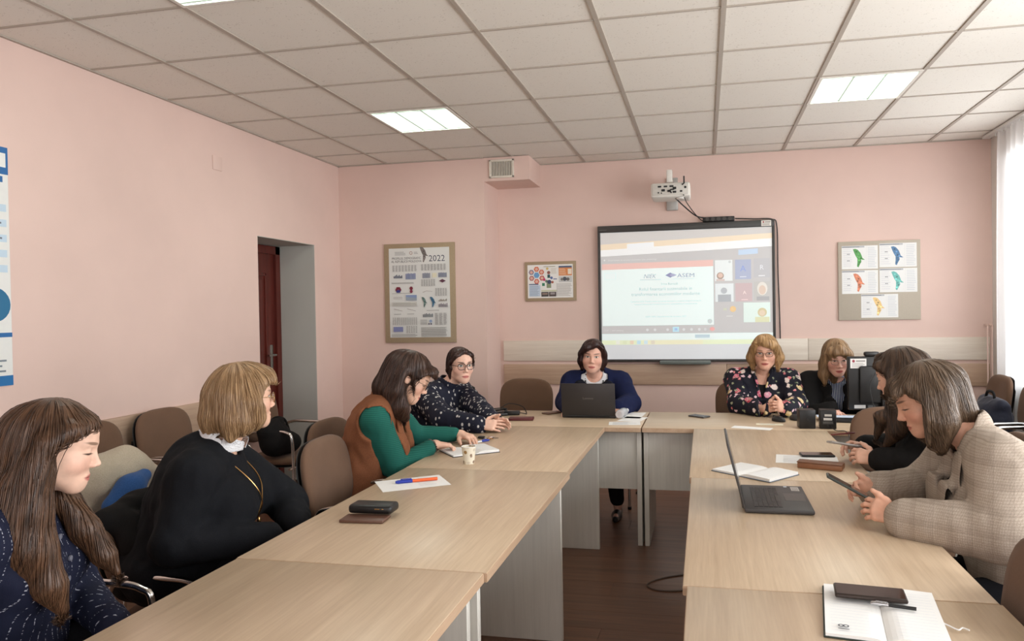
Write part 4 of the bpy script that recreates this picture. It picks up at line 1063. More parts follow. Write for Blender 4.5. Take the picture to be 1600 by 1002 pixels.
        # combed strands lying on the volume
        if strands:
            rs = np.random.RandomState(5); z_hd = (v - s.hp) @ s.hR
            i = rs.choice(len(v), strands, p=None); P = v[i].copy(); rnd = rs.rand(strands)
            nmax = np.array(D.shape) - 2
            def samp(p):
                g = np.clip((p - lo) / vx, 0, nmax - 1e-3); k = g.astype(int); fr = g - k
                def at(dx, dy, dz): return D[k[:, 0] + dx, k[:, 1] + dy, k[:, 2] + dz]
                c00 = at(0, 0, 0) * (1 - fr[:, 0]) + at(1, 0, 0) * fr[:, 0]; c10 = at(0, 1, 0) * (1 - fr[:, 0]) + at(1, 1, 0) * fr[:, 0]
                c01 = at(0, 0, 1) * (1 - fr[:, 0]) + at(1, 0, 1) * fr[:, 0]; c11 = at(0, 1, 1) * (1 - fr[:, 0]) + at(1, 1, 1) * fr[:, 0]
                c0 = c00 * (1 - fr[:, 1]) + c10 * fr[:, 1]; c1 = c01 * (1 - fr[:, 1]) + c11 * fr[:, 1]; return c0 * (1 - fr[:, 2]) + c1 * fr[:, 2]
            def grad(p):
                e = vx * 1.2; G = np.stack([samp(p + A3(d_) * e) - samp(p - A3(d_) * e) for d_ in ((1, 0, 0), (0, 1, 0), (0, 0, 1))], 1)
                return G / (np.linalg.norm(G, axis=1, keepdims=True) + 1e-9)
            n_pt = 10; step = (length[0] + (length[1] - length[0]) * rs.rand(strands)) / n_pt; line = [P]
            crown = s.h(part, -.035, .13)
            for k in range(n_pt - 1):
                G = grad(P); out = P - crown; out /= np.linalg.norm(out, axis=1, keepdims=True)
                g = A3((0, 0, -1)) + out * .8; t = g - G * (g * G).sum(1, keepdims=True); t /= np.linalg.norm(t, axis=1, keepdims=True) + 1e-6
                P = P + t * step[:, None]; G = grad(P); dd = samp(P); P = P + G * np.clip(.0006 + .0016 * rnd - dd, -.010, .010)[:, None]; line.append(P)
            L_ = np.stack(line, 1); Tn = np.gradient(L_, axis=1); Tn /= np.linalg.norm(Tn, axis=2, keepdims=True) + 1e-9
            up = np.cross(Tn, grad(L_.reshape(-1, 3)).reshape(L_.shape)); up /= np.linalg.norm(up, axis=2, keepdims=True) + 1e-9; bi = np.cross(Tn, up)
            tp = radius * np.array([.5] + [1.0] * (n_pt - 5) + [.9, .7, .45, .1])[None, :, None]; tri = []
            for k in range(3):
                an = 2 * math.pi * k / 3; tri.append(L_ + (up * math.cos(an) * 1.6 + bi * math.sin(an)) * tp)
            VV = np.stack(tri, 2).reshape(-1, 3); base = (np.arange(strands)[:, None] * n_pt + np.arange(n_pt - 1)[None]) * 3
            FF = np.concatenate([np.stack([base + k, base + (k + 1) % 3, base + 3 + (k + 1) % 3, base + 3 + k], -1).reshape(-1, 4) for k in range(3)])
            a, b, c, rho = merid(VV)
            hs = np_mesh('hair_strands', VV, FF, mat, o, {'hq': np.stack([a, b, c], 1)}); hs['kind'] = 'stuff'
        return o
    def glasses(s, col, rx=.0245, rz=.0195, r=.0013, metal=1.0, label='spectacles', drop=0.0, wide=.0315):
        m = plain('spectacle_frame_%d_%d_%d' % col, col, .25, metal, grain=.02, bump=0)
        f = MB(); M = lambda p: tuple(s.h(*p))
        yl = .099
        for q in (-1, 1):
            ring = [M((q * wide + rx * math.cos(a) * (abs(math.cos(a)) ** -.25 if abs(math.cos(a)) > .05 else 1), yl - .0035 * abs(math.cos(a) + q * .8), .004 - drop + rz * math.sin(a))) for a in (2 * math.pi * k / 28 for k in range(28))]
            f.tube(ring, r, 6, closed=True)
            f.tube([M((q * (wide + rx - .001), yl - .006, .008 - drop)), M((q * .068, .082, .010)), M((q * .077, .03, .010)), M((q * .078, -.012, .006)), M((q * .076, -.03, -.012))], r * .9, 6)
        f.tube([M((-(wide - rx), yl, .008 - drop)), M((0, yl + .003, .011 - drop)), M((wide - rx, yl, .008 - drop))], r, 6)
        g = f.build('glasses', m, s.root)
        for q in (-1, 1):
            vs = [M((q * wide + rx * .96 * math.cos(a), yl - .0035 * abs(math.cos(a) + q * .8), .004 - drop + rz * .96 * math.sin(a))) for a in (2 * math.pi * k / 24 for k in range(24))]
            vs += [tuple(A3(p) - s.hR[:, 1] * .0012) for p in vs]
            MB().add(vs, [tuple(range(24)), tuple(range(47, 23, -1))] + [(k, 24 + k, 24 + (k + 1) % 24, (k + 1) % 24) for k in range(24)]).build('lens', LENS, g)
        return g
lm, ln_, lb_ = material('spectacle_lens', (255, 255, 255), .03)
_t = ln_.new('ShaderNodeBsdfTransparent'); _m = ln_.new('ShaderNodeMixShader'); _fr = ln_.new('ShaderNodeFresnel'); _fr.inputs[0].default_value = 1.45
_gl = ln_.new('ShaderNodeBsdfGlossy'); _gl.inputs['Roughness'].default_value = .03
ln_.link(_fr.outputs[0], _m.inputs[0]); ln_.link(_t.outputs[0], _m.inputs[1]); ln_.link(_gl.outputs[0], _m.inputs[2]); ln_.link(_m.outputs[0], lm.node_tree.nodes['Material Output'].inputs[0])
LENS = lm

# ------------------------------------------------------------------ cloth
def cloth(name, c, c2=None, scale=500, rough=.9): return fabric(name, c, c2, scale, rough, 0.0)
def dotted(name, base, dot, scale=42, size=.30, stretch=(1, 1, .8)):
    m, n, b = material(name, base, .75, spec=.25); v = n.coords('Object', stretch)
    dist = n.new('ShaderNodeVectorMath', operation='ADD'); n.link(v, dist.inputs[0])
    d = n.voronoi(v, scale, 'F1', 'Distance', .75); k = n.maprange(d, size + .05, size - .05)
    n.link(n.mix(k, rgba(base), rgba(dot)), b.inputs['Base Color']); return m
def floral(name, base):
    m, n, b = material(name, base, .7, spec=.25); v = n.coords('Object')
    w = n.new('ShaderNodeVectorMath', operation='ADD'); n.link(v, w.inputs[0])
    nz = n.new('ShaderNodeTexNoise'); nz.inputs['Scale'].default_value = 30; n.link(v, nz.inputs['Vector'])
    sc = n.new('ShaderNodeVectorMath', operation='SCALE'); n.link(nz.outputs['Color'], sc.inputs[0]); sc.inputs['Scale'].default_value = .035; n.link(sc.outputs[0], w.inputs[1]); v = w.outputs[0]
    col = rgba(base)
    for scale, size, pal in ((13, .34, [(0, (196, 60, 96)), (.2, (226, 150, 170)), (.4, (214, 186, 120)), (.6, (232, 214, 206)), (.8, (178, 40, 66))]),
                             (24, .27, [(0, (90, 110, 70)), (.25, (206, 80, 90)), (.5, (120, 134, 90)), (.75, (230, 190, 200))])):
        vo = n.new('ShaderNodeTexVoronoi'); vo.inputs['Scale'].default_value = scale; n.link(v, vo.inputs['Vector'])
        r = n.sep(vo.outputs['Color'])[0]
        rp = n.ramp(r, [(p, rgba(c)) for p, c in pal]); rp.node.color_ramp.interpolation = 'CONSTANT'
        shade = n.mix(n.maprange(n.noise(v, 90, 2), .4, .6, 0, .35), rp, rgba((250, 236, 226)))
        col = n.mix(n.maprange(vo.outputs['Distance'], size + .03, size - .03), col, shade)
    n.link(col, b.inputs['Base Color']); return m
def stripes(name, base, line, period=.012, w=.35, axis=0, rough=.8, glint=False):
    m, n, b = material(name, base, rough, spec=.3); v = n.coords('Object'); x = n.sep(v)[axis]
    f = n.m('FRACT', n.m('DIVIDE', x, period)); k = n.m('LESS_THAN', f, w)
    if glint: k = n.m('MULTIPLY', k, n.maprange(n.noise(n.coords('Object', (30, 30, 90)), 2.2, 2), .52, .62))
    n.link(n.mix(k, rgba(base), rgba(line)), b.inputs['Base Color'])
    n.link(n.bump(n.noise(v, 300, 2), .2, .002), b.inputs['Normal']); return m
def checked(name, base, dark, light):
    m, n, b = material(name, base, .9, spec=.15); v = n.coords('Object'); x, y, z = n.sep(v)
    col = n.ramp(n.noise(v, 420, 2), [(.4, rgba(base)), (.62, rgba(light))])
    def line(c, period, w, colr, a):
        nonlocal col
        k = n.m('MULTIPLY', n.m('LESS_THAN', n.m('FRACT', n.m('DIVIDE', c, period)), w), a); col = n.mix(k, col, rgba(colr))
    line(z, .062, .30, dark, .16); line(z, .0078, .35, dark, .25); line(n.m('ADD', y, n.m('MULTIPLY', x, .35)), .055, .28, dark, .14); line(n.m('ADD', y, x), .0085, .35, dark, .2)
    line(z, .062, .04, (92, 74, 66), .16); line(n.m('ADD', y, n.m('MULTIPLY', x, .35)), .055, .04, (92, 74, 66), .14)
    n.link(col, b.inputs['Base Color']); n.link(n.bump(n.noise(v, 500, 2), .2, .002), b.inputs['Normal']); return m
BLACKK = cloth('black_knit', (19, 20, 23), (29, 30, 34)); BLACKC = cloth('black_cloth', (24, 23, 23), (33, 31, 31)); DARKT = cloth('dark_trouser_cloth', (26, 26, 30), (34, 34, 38))
WHITEC = cloth('white_cotton', (226, 226, 228), (240, 240, 242))
GOLD = plain('gold_metal', (204, 164, 104), .25, 1.0, grain=.02, bump=0)
SILV = plain('silver_metal', (190, 190, 192), .25, 1.0, grain=.02, bump=0)
def cap_hair(F, V, t=.014, line=.075, side=.074, op=True, back=.0, low=-.06):
    h = F.h
    V.ell(h(0, -.020, .038), A3((.074 + t, .094 + t, .083 + t)) * F.hs, .02, False, F.hR)
    V.ell(h(0, -.055 - back, -.02), A3((.068 + t, .058 + t, .075 + t)) * F.hs, .03, False, F.hR)
def face_cut(F, V, line=.075, side=.074, y=.120, dep=.085, z=-.03):
    V.ell(F.h(0, y, z), A3((side, dep, line - z)) * F.hs, .012, True, F.hR)
def hairline(F, V, y0, slope, ztop, zlow=-.125, z0=.01, jaw=.35, tilt=0.0):
    """keeps the face clear: hair in front of a slanting line from the forehead to the ear is taken away"""
    def f(d, x, y, z):
        q = ((np.stack([x, y, z], 1) - F.hp) @ F.hR) / F.hs
        lim = np.where(q[:, 2] > z0, y0 + (q[:, 2] - z0) * slope, y0 + (z0 - q[:, 2]) * jaw); k = math.sqrt(1 + slope * slope)
        g = np.maximum(np.maximum((lim - q[:, 1]) / k, q[:, 2] - ztop + tilt * q[:, 0]), zlow - q[:, 2])
        return np.maximum(d, -g)
    V.fn(f)
def shirt_collar(F, mat, r=.060, h=.035, name='shirt_collar', gap=.0):
    V = Vol(.004); n0 = F.nb + F.up * .004; ax = unit(F.up + F.fw * .25)
    V.cone(n0, n0 + ax * h, r + .012, r + .003, .01); V.cone(n0 - ax * .02, n0 + ax * (h + .05), r + .005, r - .003, .004, True)
    V.fn(lambda d, x, y, z: np.maximum(d, (n0[2] - .004) - z)); V.fn(lambda d, x, y, z: np.maximum(d, -np.maximum(np.abs(x - n0[0]) - .012 - gap - (z - n0[2]) * .5, n0[1] - y)))
    v, f = V.mesh(); return np_mesh(name, v, f, mat, F.root)

# ------------------------------------------------------------------ 1: long brown hair, navy cardigan
def woman_navy_cardigan():
    F = Figure('person', 'woman with long brown hair in a navy glitter-striped cardigan, looking down', (-1.87, 1.60), 22, (-1.715, 1.635, 1.128), (38, -14, 0),
               skin_material('skin_pale', (232, 192, 170), (190, 104, 98), (104, 78, 60), openness=.1, blush=.2, smile=0.5), 1.0, 6)
    F.set_arm(1, (-1.62, 1.46, .60)); F.set_arm(-1, (-1.60, 1.70, .62)); F.legs(1); F.legs(-1)
    F.hand(1, (.9, .5, -.2), (0, 0, 1)); F.hand(-1, (.9, -.5, -.2), (0, 0, 1)); F.body()
    F.garment('undershirt', WHITEC, .004, neck=.058, sleeves=False, hem=.8)
    car = F.garment('cardigan', stripes('navy_glitter_knit', (24, 28, 50), (176, 178, 190), .021, .10, 0, .85, True), .012, neck=.062, neck_drop=.012, neck_fwd=.022, wr=.004)
    btn = plain('pearl_button', (150, 152, 166), .25, .4)
    for k in range(5): MB().lathe([(.001, -.004), (.0075, -.003), (.0085, 0), (.0075, .003), (.001, .004)], 12, Matrix.Translation(Vector(F.front(.80 - .13 * k, 0.0))) @ Matrix.Rotation(math.pi / 2, 4, 'X')).build('button', btn, car)
    F.trousers(DARKT)
    def hb(V):
        cap_hair(F, V, .013)
        for q in (-1, 1): V.chain([F.h(q * .03, .062, .078), F.h(q * .066, .03, .06), F.h(q * .083, -.015, .025), F.hz(q * .086, -.035, -.06)], [.018, .022, .026, .034], .02)
        V.chain([F.h(0, -.08, .03), F.hz(0, -.105, -.08), F.hz(.02, -.115, -.20), F.hz(.02, -.10, -.30)], [.06, .062, .055, .03], .03)
        V.chain([F.hz(.080, -.035, -.03), F.hz(.090, -.045, -.14), F.hz(.105, -.035, -.24), F.hz(.115, -.005, -.335), F.hz(.11, .02, -.40)], [.040, .044, .044, .034, .014], .025)
        V.chain([F.hz(.075, -.075, -.08), F.hz(.09, -.085, -.2), F.hz(.10, -.06, -.33)], [.04, .045, .02], .025)
        V.chain([F.hz(-.070, -.03, -.05), F.hz(-.062, .005, -.15), F.hz(-.050, .055, -.24), F.hz(-.045, .10, -.32), F.hz(-.035, .13, -.37)], [.034, .034, .036, .027, .010], .02)
        face_cut(F, V, .076, .086, .125, .130, -.045)
        hairline(F, V, .0, 1.25, .082)
    F.hair(hair_material('brown_hair', (52, 36, 26), (112, 80, 58)), hb, .0048, .002, strands=1600, length=(.16, .34))
    return F
# ------------------------------------------------------------------ 2: blonde bob, black sweater
def woman_black_sweater():
    F = Figure('person', 'stout woman with a light brown bob, gold glasses and a black sweater', (-1.93, 2.40), 22, (-1.735, 2.485, 1.155), (50, 0, 0),
               skin_material('skin_fair', (230, 186, 160), (186, 104, 96), (140, 110, 86), openness=.8, blush=.25), 1.34, 5, sh=.165, neck_r=.060, full=1.08, sh_z=-.045)
    F.set_arm(1, (-1.56, 2.38, .66), elbow=(-1.80, 2.17, .70)); F.set_arm(-1, (-1.56, 2.54, .64), elbow=(-1.70, 2.70, .70)); F.legs(1); F.legs(-1)
    F.hand(1, (.9, .4, -.3), (0, 0, 1)); F.hand(-1, (.9, -.4, -.3), (0, 0, 1)); F.body()
    F.garment('sweater', BLACKK, .012, neck=.066, wr=.005, bust=1.1, r=(.062, .056, .054, .04), hem=.44); F.trousers(DARKT)
    shirt_collar(F, WHITEC, .084, .070, gap=.004)
    P = [F.nb + F.up * .012 + A3((q * .082, .02, 0)) for q in (-1, 1)]; low = F.front(.52, .03, .024, .006)
    ch = MB(); ch.tube(spline([P[0], F.front(.86, -.055, .024, .004), F.front(.70, -.015, .024, .005), low], 8), .0022, 6); ch.tube(spline([P[1], F.front(.86, .08, .024, .004), F.front(.70, .06, .024, .005), low], 8), .0022, 6)
    nk = ch.build('necklace', GOLD, F.root); MB().lathe([(.001, -.012), (.006, -.006), (.007, .002), (.003, .012)], 10, Matrix.Translation(Vector(low) + Vector((0, .004, -.012)))).build('pendant', GOLD, nk)
    def hb(V):
        cap_hair(F, V, .026)
        V.ell(F.h(0, .045, .095), A3((.062, .05, .03)), .03, False, F.hR)
        V.cone(F.h(-.05, .075, .082), F.h(.055, .075, .075), .026, .024, .03)
        for q in (-1, 1):
            V.chain([F.h(q * .07, .02, .05), F.h(q * .088, .0, -.01), F.hz(q * .086, .008, -.065), F.hz(q * .078, .012, -.090)], [.034, .040, .036, .018], .025)
            V.chain([F.h(q * .06, -.06, .02), F.hz(q * .075, -.06, -.07), F.hz(q * .078, -.075, -.122)], [.05, .05, .02], .03)
            V.chain([F.h(q * .088, -.03, .0), F.hz(q * .092, -.035, -.08), F.hz(q * .088, -.03, -.110)], [.034, .034, .014], .02)
        V.chain([F.h(0, -.095, .02), F.hz(0, -.105, -.07), F.hz(0, -.118, -.135)], [.055, .055, .018], .03)
        face_cut(F, V, .062, .066, .128, .080, -.035)
        hairline(F, V, .030, .5, .060, -.105)
    F.hair(hair_material('light_brown_hair', (122, 92, 62), (186, 152, 114)), hb, .0052, .005, 8, strands=1500, length=(.10, .20), radius=.0013)
    F.glasses((206, 178, 130))
    return F
# ------------------------------------------------------------------ 3: brown vest, green jumper
def woman_brown_vest():
    F = Figure('person', 'woman in a brown vest over a green jumper bending over a notebook', (-1.74, 3.42), 14, (-1.455, 3.415, 1.150), (22, -30, 0),
               skin_material('skin_warm', (224, 180, 156), (176, 84, 80), (70, 50, 40), openness=.1, blush=.25), 1.08, 16)
    F.set_arm(1, (-1.375, 3.53, .797), elbow=(-1.505, 3.335, .715)); F.set_arm(-1, (-1.35, 3.86, .795))
    F.legs(1); F.legs(-1)
    F.hand(1, (.75, .55, -.12), (-.05, .1, 1), curl=(28, 40, 25)); F.hand(-1, (.8, -.4, -.1), (0, 0, 1), curl=(20, 30, 20)); F.body()
    GREEN = stripes('green_ribbed_knit', (22, 84, 74), (32, 100, 88), .009, .45, 2, .9)
    F.garment('jumper', GREEN, .006, neck=.058, neck_drop=-.02, to=.84, wr=.003)
    V = Vol(.005); V.cone(F.nb - F.up * .01, F.nb + unit(F.up + F.fw * .35) * .05, .068, .060, .01); v, f = V.mesh(); np_mesh('roll_neck', v, f, GREEN, F.root)
    BR = cloth('brown_suede', (122, 76, 52), (140, 90, 62), 300)
    x0 = F.nb[0]
    def opening(d, x, y, z):
        c = (y - F.pel[1]) * F.up[1] + (z - F.pel[2]) * F.up[2]; w_ = .008 + .075 * np.clip((c / F.L - .42) / .6, 0, 1)
        return np.maximum(d, -np.maximum(np.abs(x - x0) - w_, .02 - ((y - F.pel[1]) * F.fw[1] + (z - F.pel[2]) * F.fw[2])))
    F.garment('vest', BR, .022, neck=.074, sleeves=False, wr=.005, posts=(opening,), arms_cut=True, hem=.40)
    V = Vol(.005); n0 = F.nb - F.up * .012
    V.cone(n0, n0 + F.up * .075 - F.fw * .012, .088, .082, .01); V.cone(n0 - F.up * .05, n0 + F.up * .13 - F.fw * .01, .078, .072, .004, True)
    V.fn(lambda d, x, y, z: np.maximum(d, y - (n0[1] + .035 - (z - n0[2]) * .5))); v, f = V.mesh(); np_mesh('stand_collar', v, f, BR, F.root)
    for q in (-1, 1):
        V = Vol(.005); V.chain([F.nb + A3((q * .072, .03, -.005)), F.front(.82, q * .072, .022), F.front(.62, q * .066, .022), F.front(.42, q * .045, .022)], [.012, .026, .030, .012], .02, False, np.diag([1, 3.5, 1.0])); v, f = V.mesh(); np_mesh('lapel', v, f, BR, F.root)
    F.trousers(DARKT)
    S_, E, W_ = F.arm[1]; a = W_ + (E - W_) * .06; dd = unit(E - W_)
    br = MB(); nn = unit(np.cross(dd, A3((0, 0, 1)))); bb = np.cross(dd, nn)
    for k in range(18):
        t = 2 * math.pi * k / 18; c = a + (nn * math.cos(t) + bb * math.sin(t)) * .034
        MBM = Matrix.Translation(Vector(c)); br.lathe([(.001, -.005), (.0045, -.003), (.0055, 0), (.0045, .003), (.001, .005)], 8, MBM)
    br.build('bead_bracelet', plain('dark_beads', (60, 40, 26), .25), F.root)
    def hb(V):
        cap_hair(F, V, .016, back=.006)
        V.chain([F.h(0.0, .088, .082), F.h(.04, .078, .072), F.h(.07, .04, .045)], [.020, .022, .02], .02); V.chain([F.h(0, .088, .082), F.h(-.045, .075, .065), F.h(-.072, .035, .03)], [.02, .022, .022], .02)
        V.chain([F.h(.05, .075, .072), F.h(.074, .050, .035), F.hz(.080, .035, -.03), F.hz(.075, .045, -.10)], [.020, .018, .016, .007], .012)
        for q in (-1, 1):
            V.chain([F.h(q * .074, -.04, .03), F.hz(q * .082, -.06, -.05), F.hz(q * .080, -.045, -.13), F.hz(q * .07, -.015, -.185)], [.03, .036, .036, .014], .02)
        V.chain([F.h(0, -.09, .04), F.hz(0, -.12, -.04), F.hz(0, -.115, -.13), F.hz(.0, -.09, -.17)], [.06, .058, .05, .018], .03)
        V.chain([F.hz(.06, -.09, -.06), F.hz(.07, -.07, -.14), F.hz(.065, -.03, -.205)], [.04, .035, .010], .02)
        V.ell(F.h(.092, -.006, -.004), A3((.022, .016, .026)), .006, True, F.hR)
        face_cut(F, V, .066, .082, .128, .118, -.04)
        hairline(F, V, .018, 1.0, .066)
    F.hair(hair_material('dark_brown_hair', (40, 27, 21), (84, 58, 46)), hb, .0052, .002, strands=1000)
    F.glasses((60, 52, 50), metal=.3)
    return F
# ------------------------------------------------------------------ 4: dotted blouse
def woman_dotted_blouse():
    F = Figure('person', 'woman with glasses and tied-back hair in a navy dotted blouse, hands folded', (-1.83, 4.60), -22, (-1.605, 4.62, 1.120), (-48, -2, 0),
               skin_material('skin_light', (236, 192, 170), (186, 96, 90), (70, 50, 42), (70, 84, 80), 1.0, .2), 1.12, 7)
    F.set_arm(1, (-1.33, 4.18, .795), elbow=(-1.60, 4.26, .82)); F.set_arm(-1, (-1.275, 4.275, .80)); F.legs(1); F.legs(-1)
    F.hand(1, (.93, .08, .0), (.0, -.85, .5), curl=(10, 16, 10)); F.hand(-1, (.88, -.30, .02), (.25, .85, .45), curl=(14, 20, 12)); F.body()
    D = dotted('navy_dotted_chiffon', (26, 28, 44), (196, 192, 188), 38, .27, (1, 1, .7))
    F.garment('blouse', D, .014, neck=.060, neck_drop=-.012, wr=.006, to=.92, r=(.064, .058, .058, .042))
    V = Vol(.004); n0 = F.nb + F.up * .006; V.cone(n0, n0 + unit(F.up + F.fw * .3) * .030, .072, .070, .01); V.cone(n0 - F.up * .02, n0 + F.up * .09 + F.fw * .02, .060, .064, .004, True)
    v, f = V.mesh(); np_mesh('ruffled_collar', v, f, D, F.root)
    F.trousers(DARKT)
    def hb(V):
        cap_hair(F, V, .007)
        for q in (-1, 1): V.chain([F.h(0, .062, .102), F.h(q * .05, .055, .07), F.h(q * .074, .018, .02), F.h(q * .070, -.04, -.03)], [.016, .018, .016, .02], .015)
        V.ell(F.h(.0, -.105, -.045), A3((.038, .032, .04)), .02, False, F.hR)
        V.chain([F.h(.07, .01, .0), F.hz(.072, -.01, -.06), F.hz(.06, -.02, -.11)], [.012, .010, .004], .01)
        face_cut(F, V, .080, .068, .118, .092, -.035)
        hairline(F, V, .010, 1.1, .088)
    F.hair(hair_material('auburn_dark_hair', (44, 28, 24), (78, 52, 44)), hb, .0052, .0015, strands=500)
    F.glasses((60, 46, 50), .0265, .021, .0019, .1)
    return F
# ------------------------------------------------------------------ 5: navy blazer at the laptop
def woman_navy_blazer():
    F = Figure('person', 'woman with a dark short bob in a navy blazer behind the black laptop', (-.80, 5.52), -89, (-.815, 5.30, 1.130), (-84, -1, -3),
               skin_material('skin_rosy', (226, 176, 154), (176, 84, 82), (84, 58, 48), openness=.75, blush=.22, smile=5.0), 1.22, 12, sh=.160, full=1.08, neck_r=.056, hs=1.02)
    F.set_arm(-1, (-.605, 4.99, .79), elbow=(-.535, 5.235, .80)); F.set_arm(1, (-.93, 4.98, .79), elbow=(-1.015, 5.27, .80))
    F.legs(1, (-.95, 5.12, .50), (-.95, 5.20, .085), (0, -1, 0)); F.legs(-1, (-.66, 5.12, .50), (-.625, 5.13, .085), (0, -1, 0))
    for q in (1, -1): F.hand(q, (-.1 * q, -1, -.1), (0, 0, 1), curl=(18, 28, 18))
    F.body()
    F.garment('top', WHITEC, .005, neck=.056, neck_drop=.004, neck_fwd=.02, sleeves=False, wr=.001)
    NAVY = cloth('navy_suiting', (22, 28, 58), (30, 37, 72)); x0 = F.nb[0]
    def opening(d, x, y, z):
        c = ((z - F.pel[2]) * F.up[2] + (y - F.pel[1]) * F.up[1]) / F.L; w_ = .005 + .095 * np.clip((c - .40) / .5, 0, 1)
        return np.maximum(d, -np.maximum(np.abs(x - x0) - w_, .02 - ((y - F.pel[1]) * F.fw[1] + (z - F.pel[2]) * F.fw[2])))
    bl = F.garment('blazer', NAVY, .020, neck=.062, wr=.004, posts=(opening,), r=(.056, .050, .050, .040), hem=.42)
    LAP = cloth('dark_lapel_cloth', (24, 26, 34), (32, 34, 44))
    for q in (-1, 1):
        V = Vol(.0045); V.chain([F.nb + A3((q * .074, -.01, .012)), F.front(.90, q * .105, .02, .004), F.front(.74, q * .098, .02, .004), F.front(.48, q * .040, .02, .004)], [.014, .030, .040, .012], .02, False, np.diag([1, 4.0, 1.0])); v, f = V.mesh(); lp = np_mesh('lapel', v, f, LAP, F.root)
        if q < 0:
            br = MB(); rn = random.Random(2)
            for k in range(16):
                a = math.pi * (.12 + .76 * (k % 8) / 7); L_ = .055 - .018 * (k // 8); o = Vector(F.front(.70 + .07 * (k // 8), -.10, .02, .016))
                br.tube([o, o + Vector((math.cos(a) * L_ * .5, .002, math.sin(a) * L_ * .55)), o + Vector((math.cos(a) * L_, -.012, math.sin(a) * L_))], .0016, 5)
            br.build('leaf_embroidery', plain('silver_thread', (128, 130, 132), .5), lp)
    bd = MB()
    for p in spline([F.nb + A3((-.068, .03, .01)), F.front(.92, -.062, .006), F.front(.80, -.03, .006), F.front(.77, .0, .006), F.front(.80, .03, .006), F.front(.92, .062, .006), F.nb + A3((.068, .03, .01))], 5):
        bd.lathe([(.001, -.008), (.006, -.005), (.008, 0), (.006, .005), (.001, .008)], 8, Matrix.Translation(p))
    bd.build('bead_necklace', plain('black_beads', (22, 22, 24), .2), F.root)
    S_, E, W_ = F.arm[-1]; wm = MB(); a = W_ + (E - W_) * .05; dd = unit(E - W_); nn = unit(np.cross(dd, A3((0, 0, 1)))); bb = np.cross(dd, nn)
    wm.tube([a + (nn * math.cos(t) + bb * math.sin(t)) * .033 for t in (2 * math.pi * k / 20 for k in range(20))], .007, 6, closed=True); wm.build('watch_strap', BLK, F.root)
    F.trousers(BLACKC)
    def hb(V):
        cap_hair(F, V, .014)
        V.chain([F.h(-.02, .068, .098), F.h(.04, .078, .072), F.h(.074, .045, .03), F.h(.078, .03, -.03)], [.026, .026, .024, .022], .02)
        V.chain([F.h(-.02, .068, .098), F.h(-.06, .05, .07), F.h(-.082, .02, .02)], [.026, .022, .024], .02)
        for q in (-1, 1): V.chain([F.h(q * .072, .0, .03), F.h(q * .076, .0, -.03), F.h(q * .070, .012, -.078)], [.028, .030, .016], .02)
        V.chain([F.h(0, -.09, .02), F.h(0, -.09, -.06), F.h(0, -.075, -.10)], [.06, .055, .02], .03)
        face_cut(F, V, .064, .062, .126, .082, -.035)
        hairline(F, V, .042, .5, .066, tilt=.45)
    F.hair(hair_material('mahogany_hair', (34, 20, 18), (66, 38, 32)), hb, .0052, .0015, strands=500)
    return F
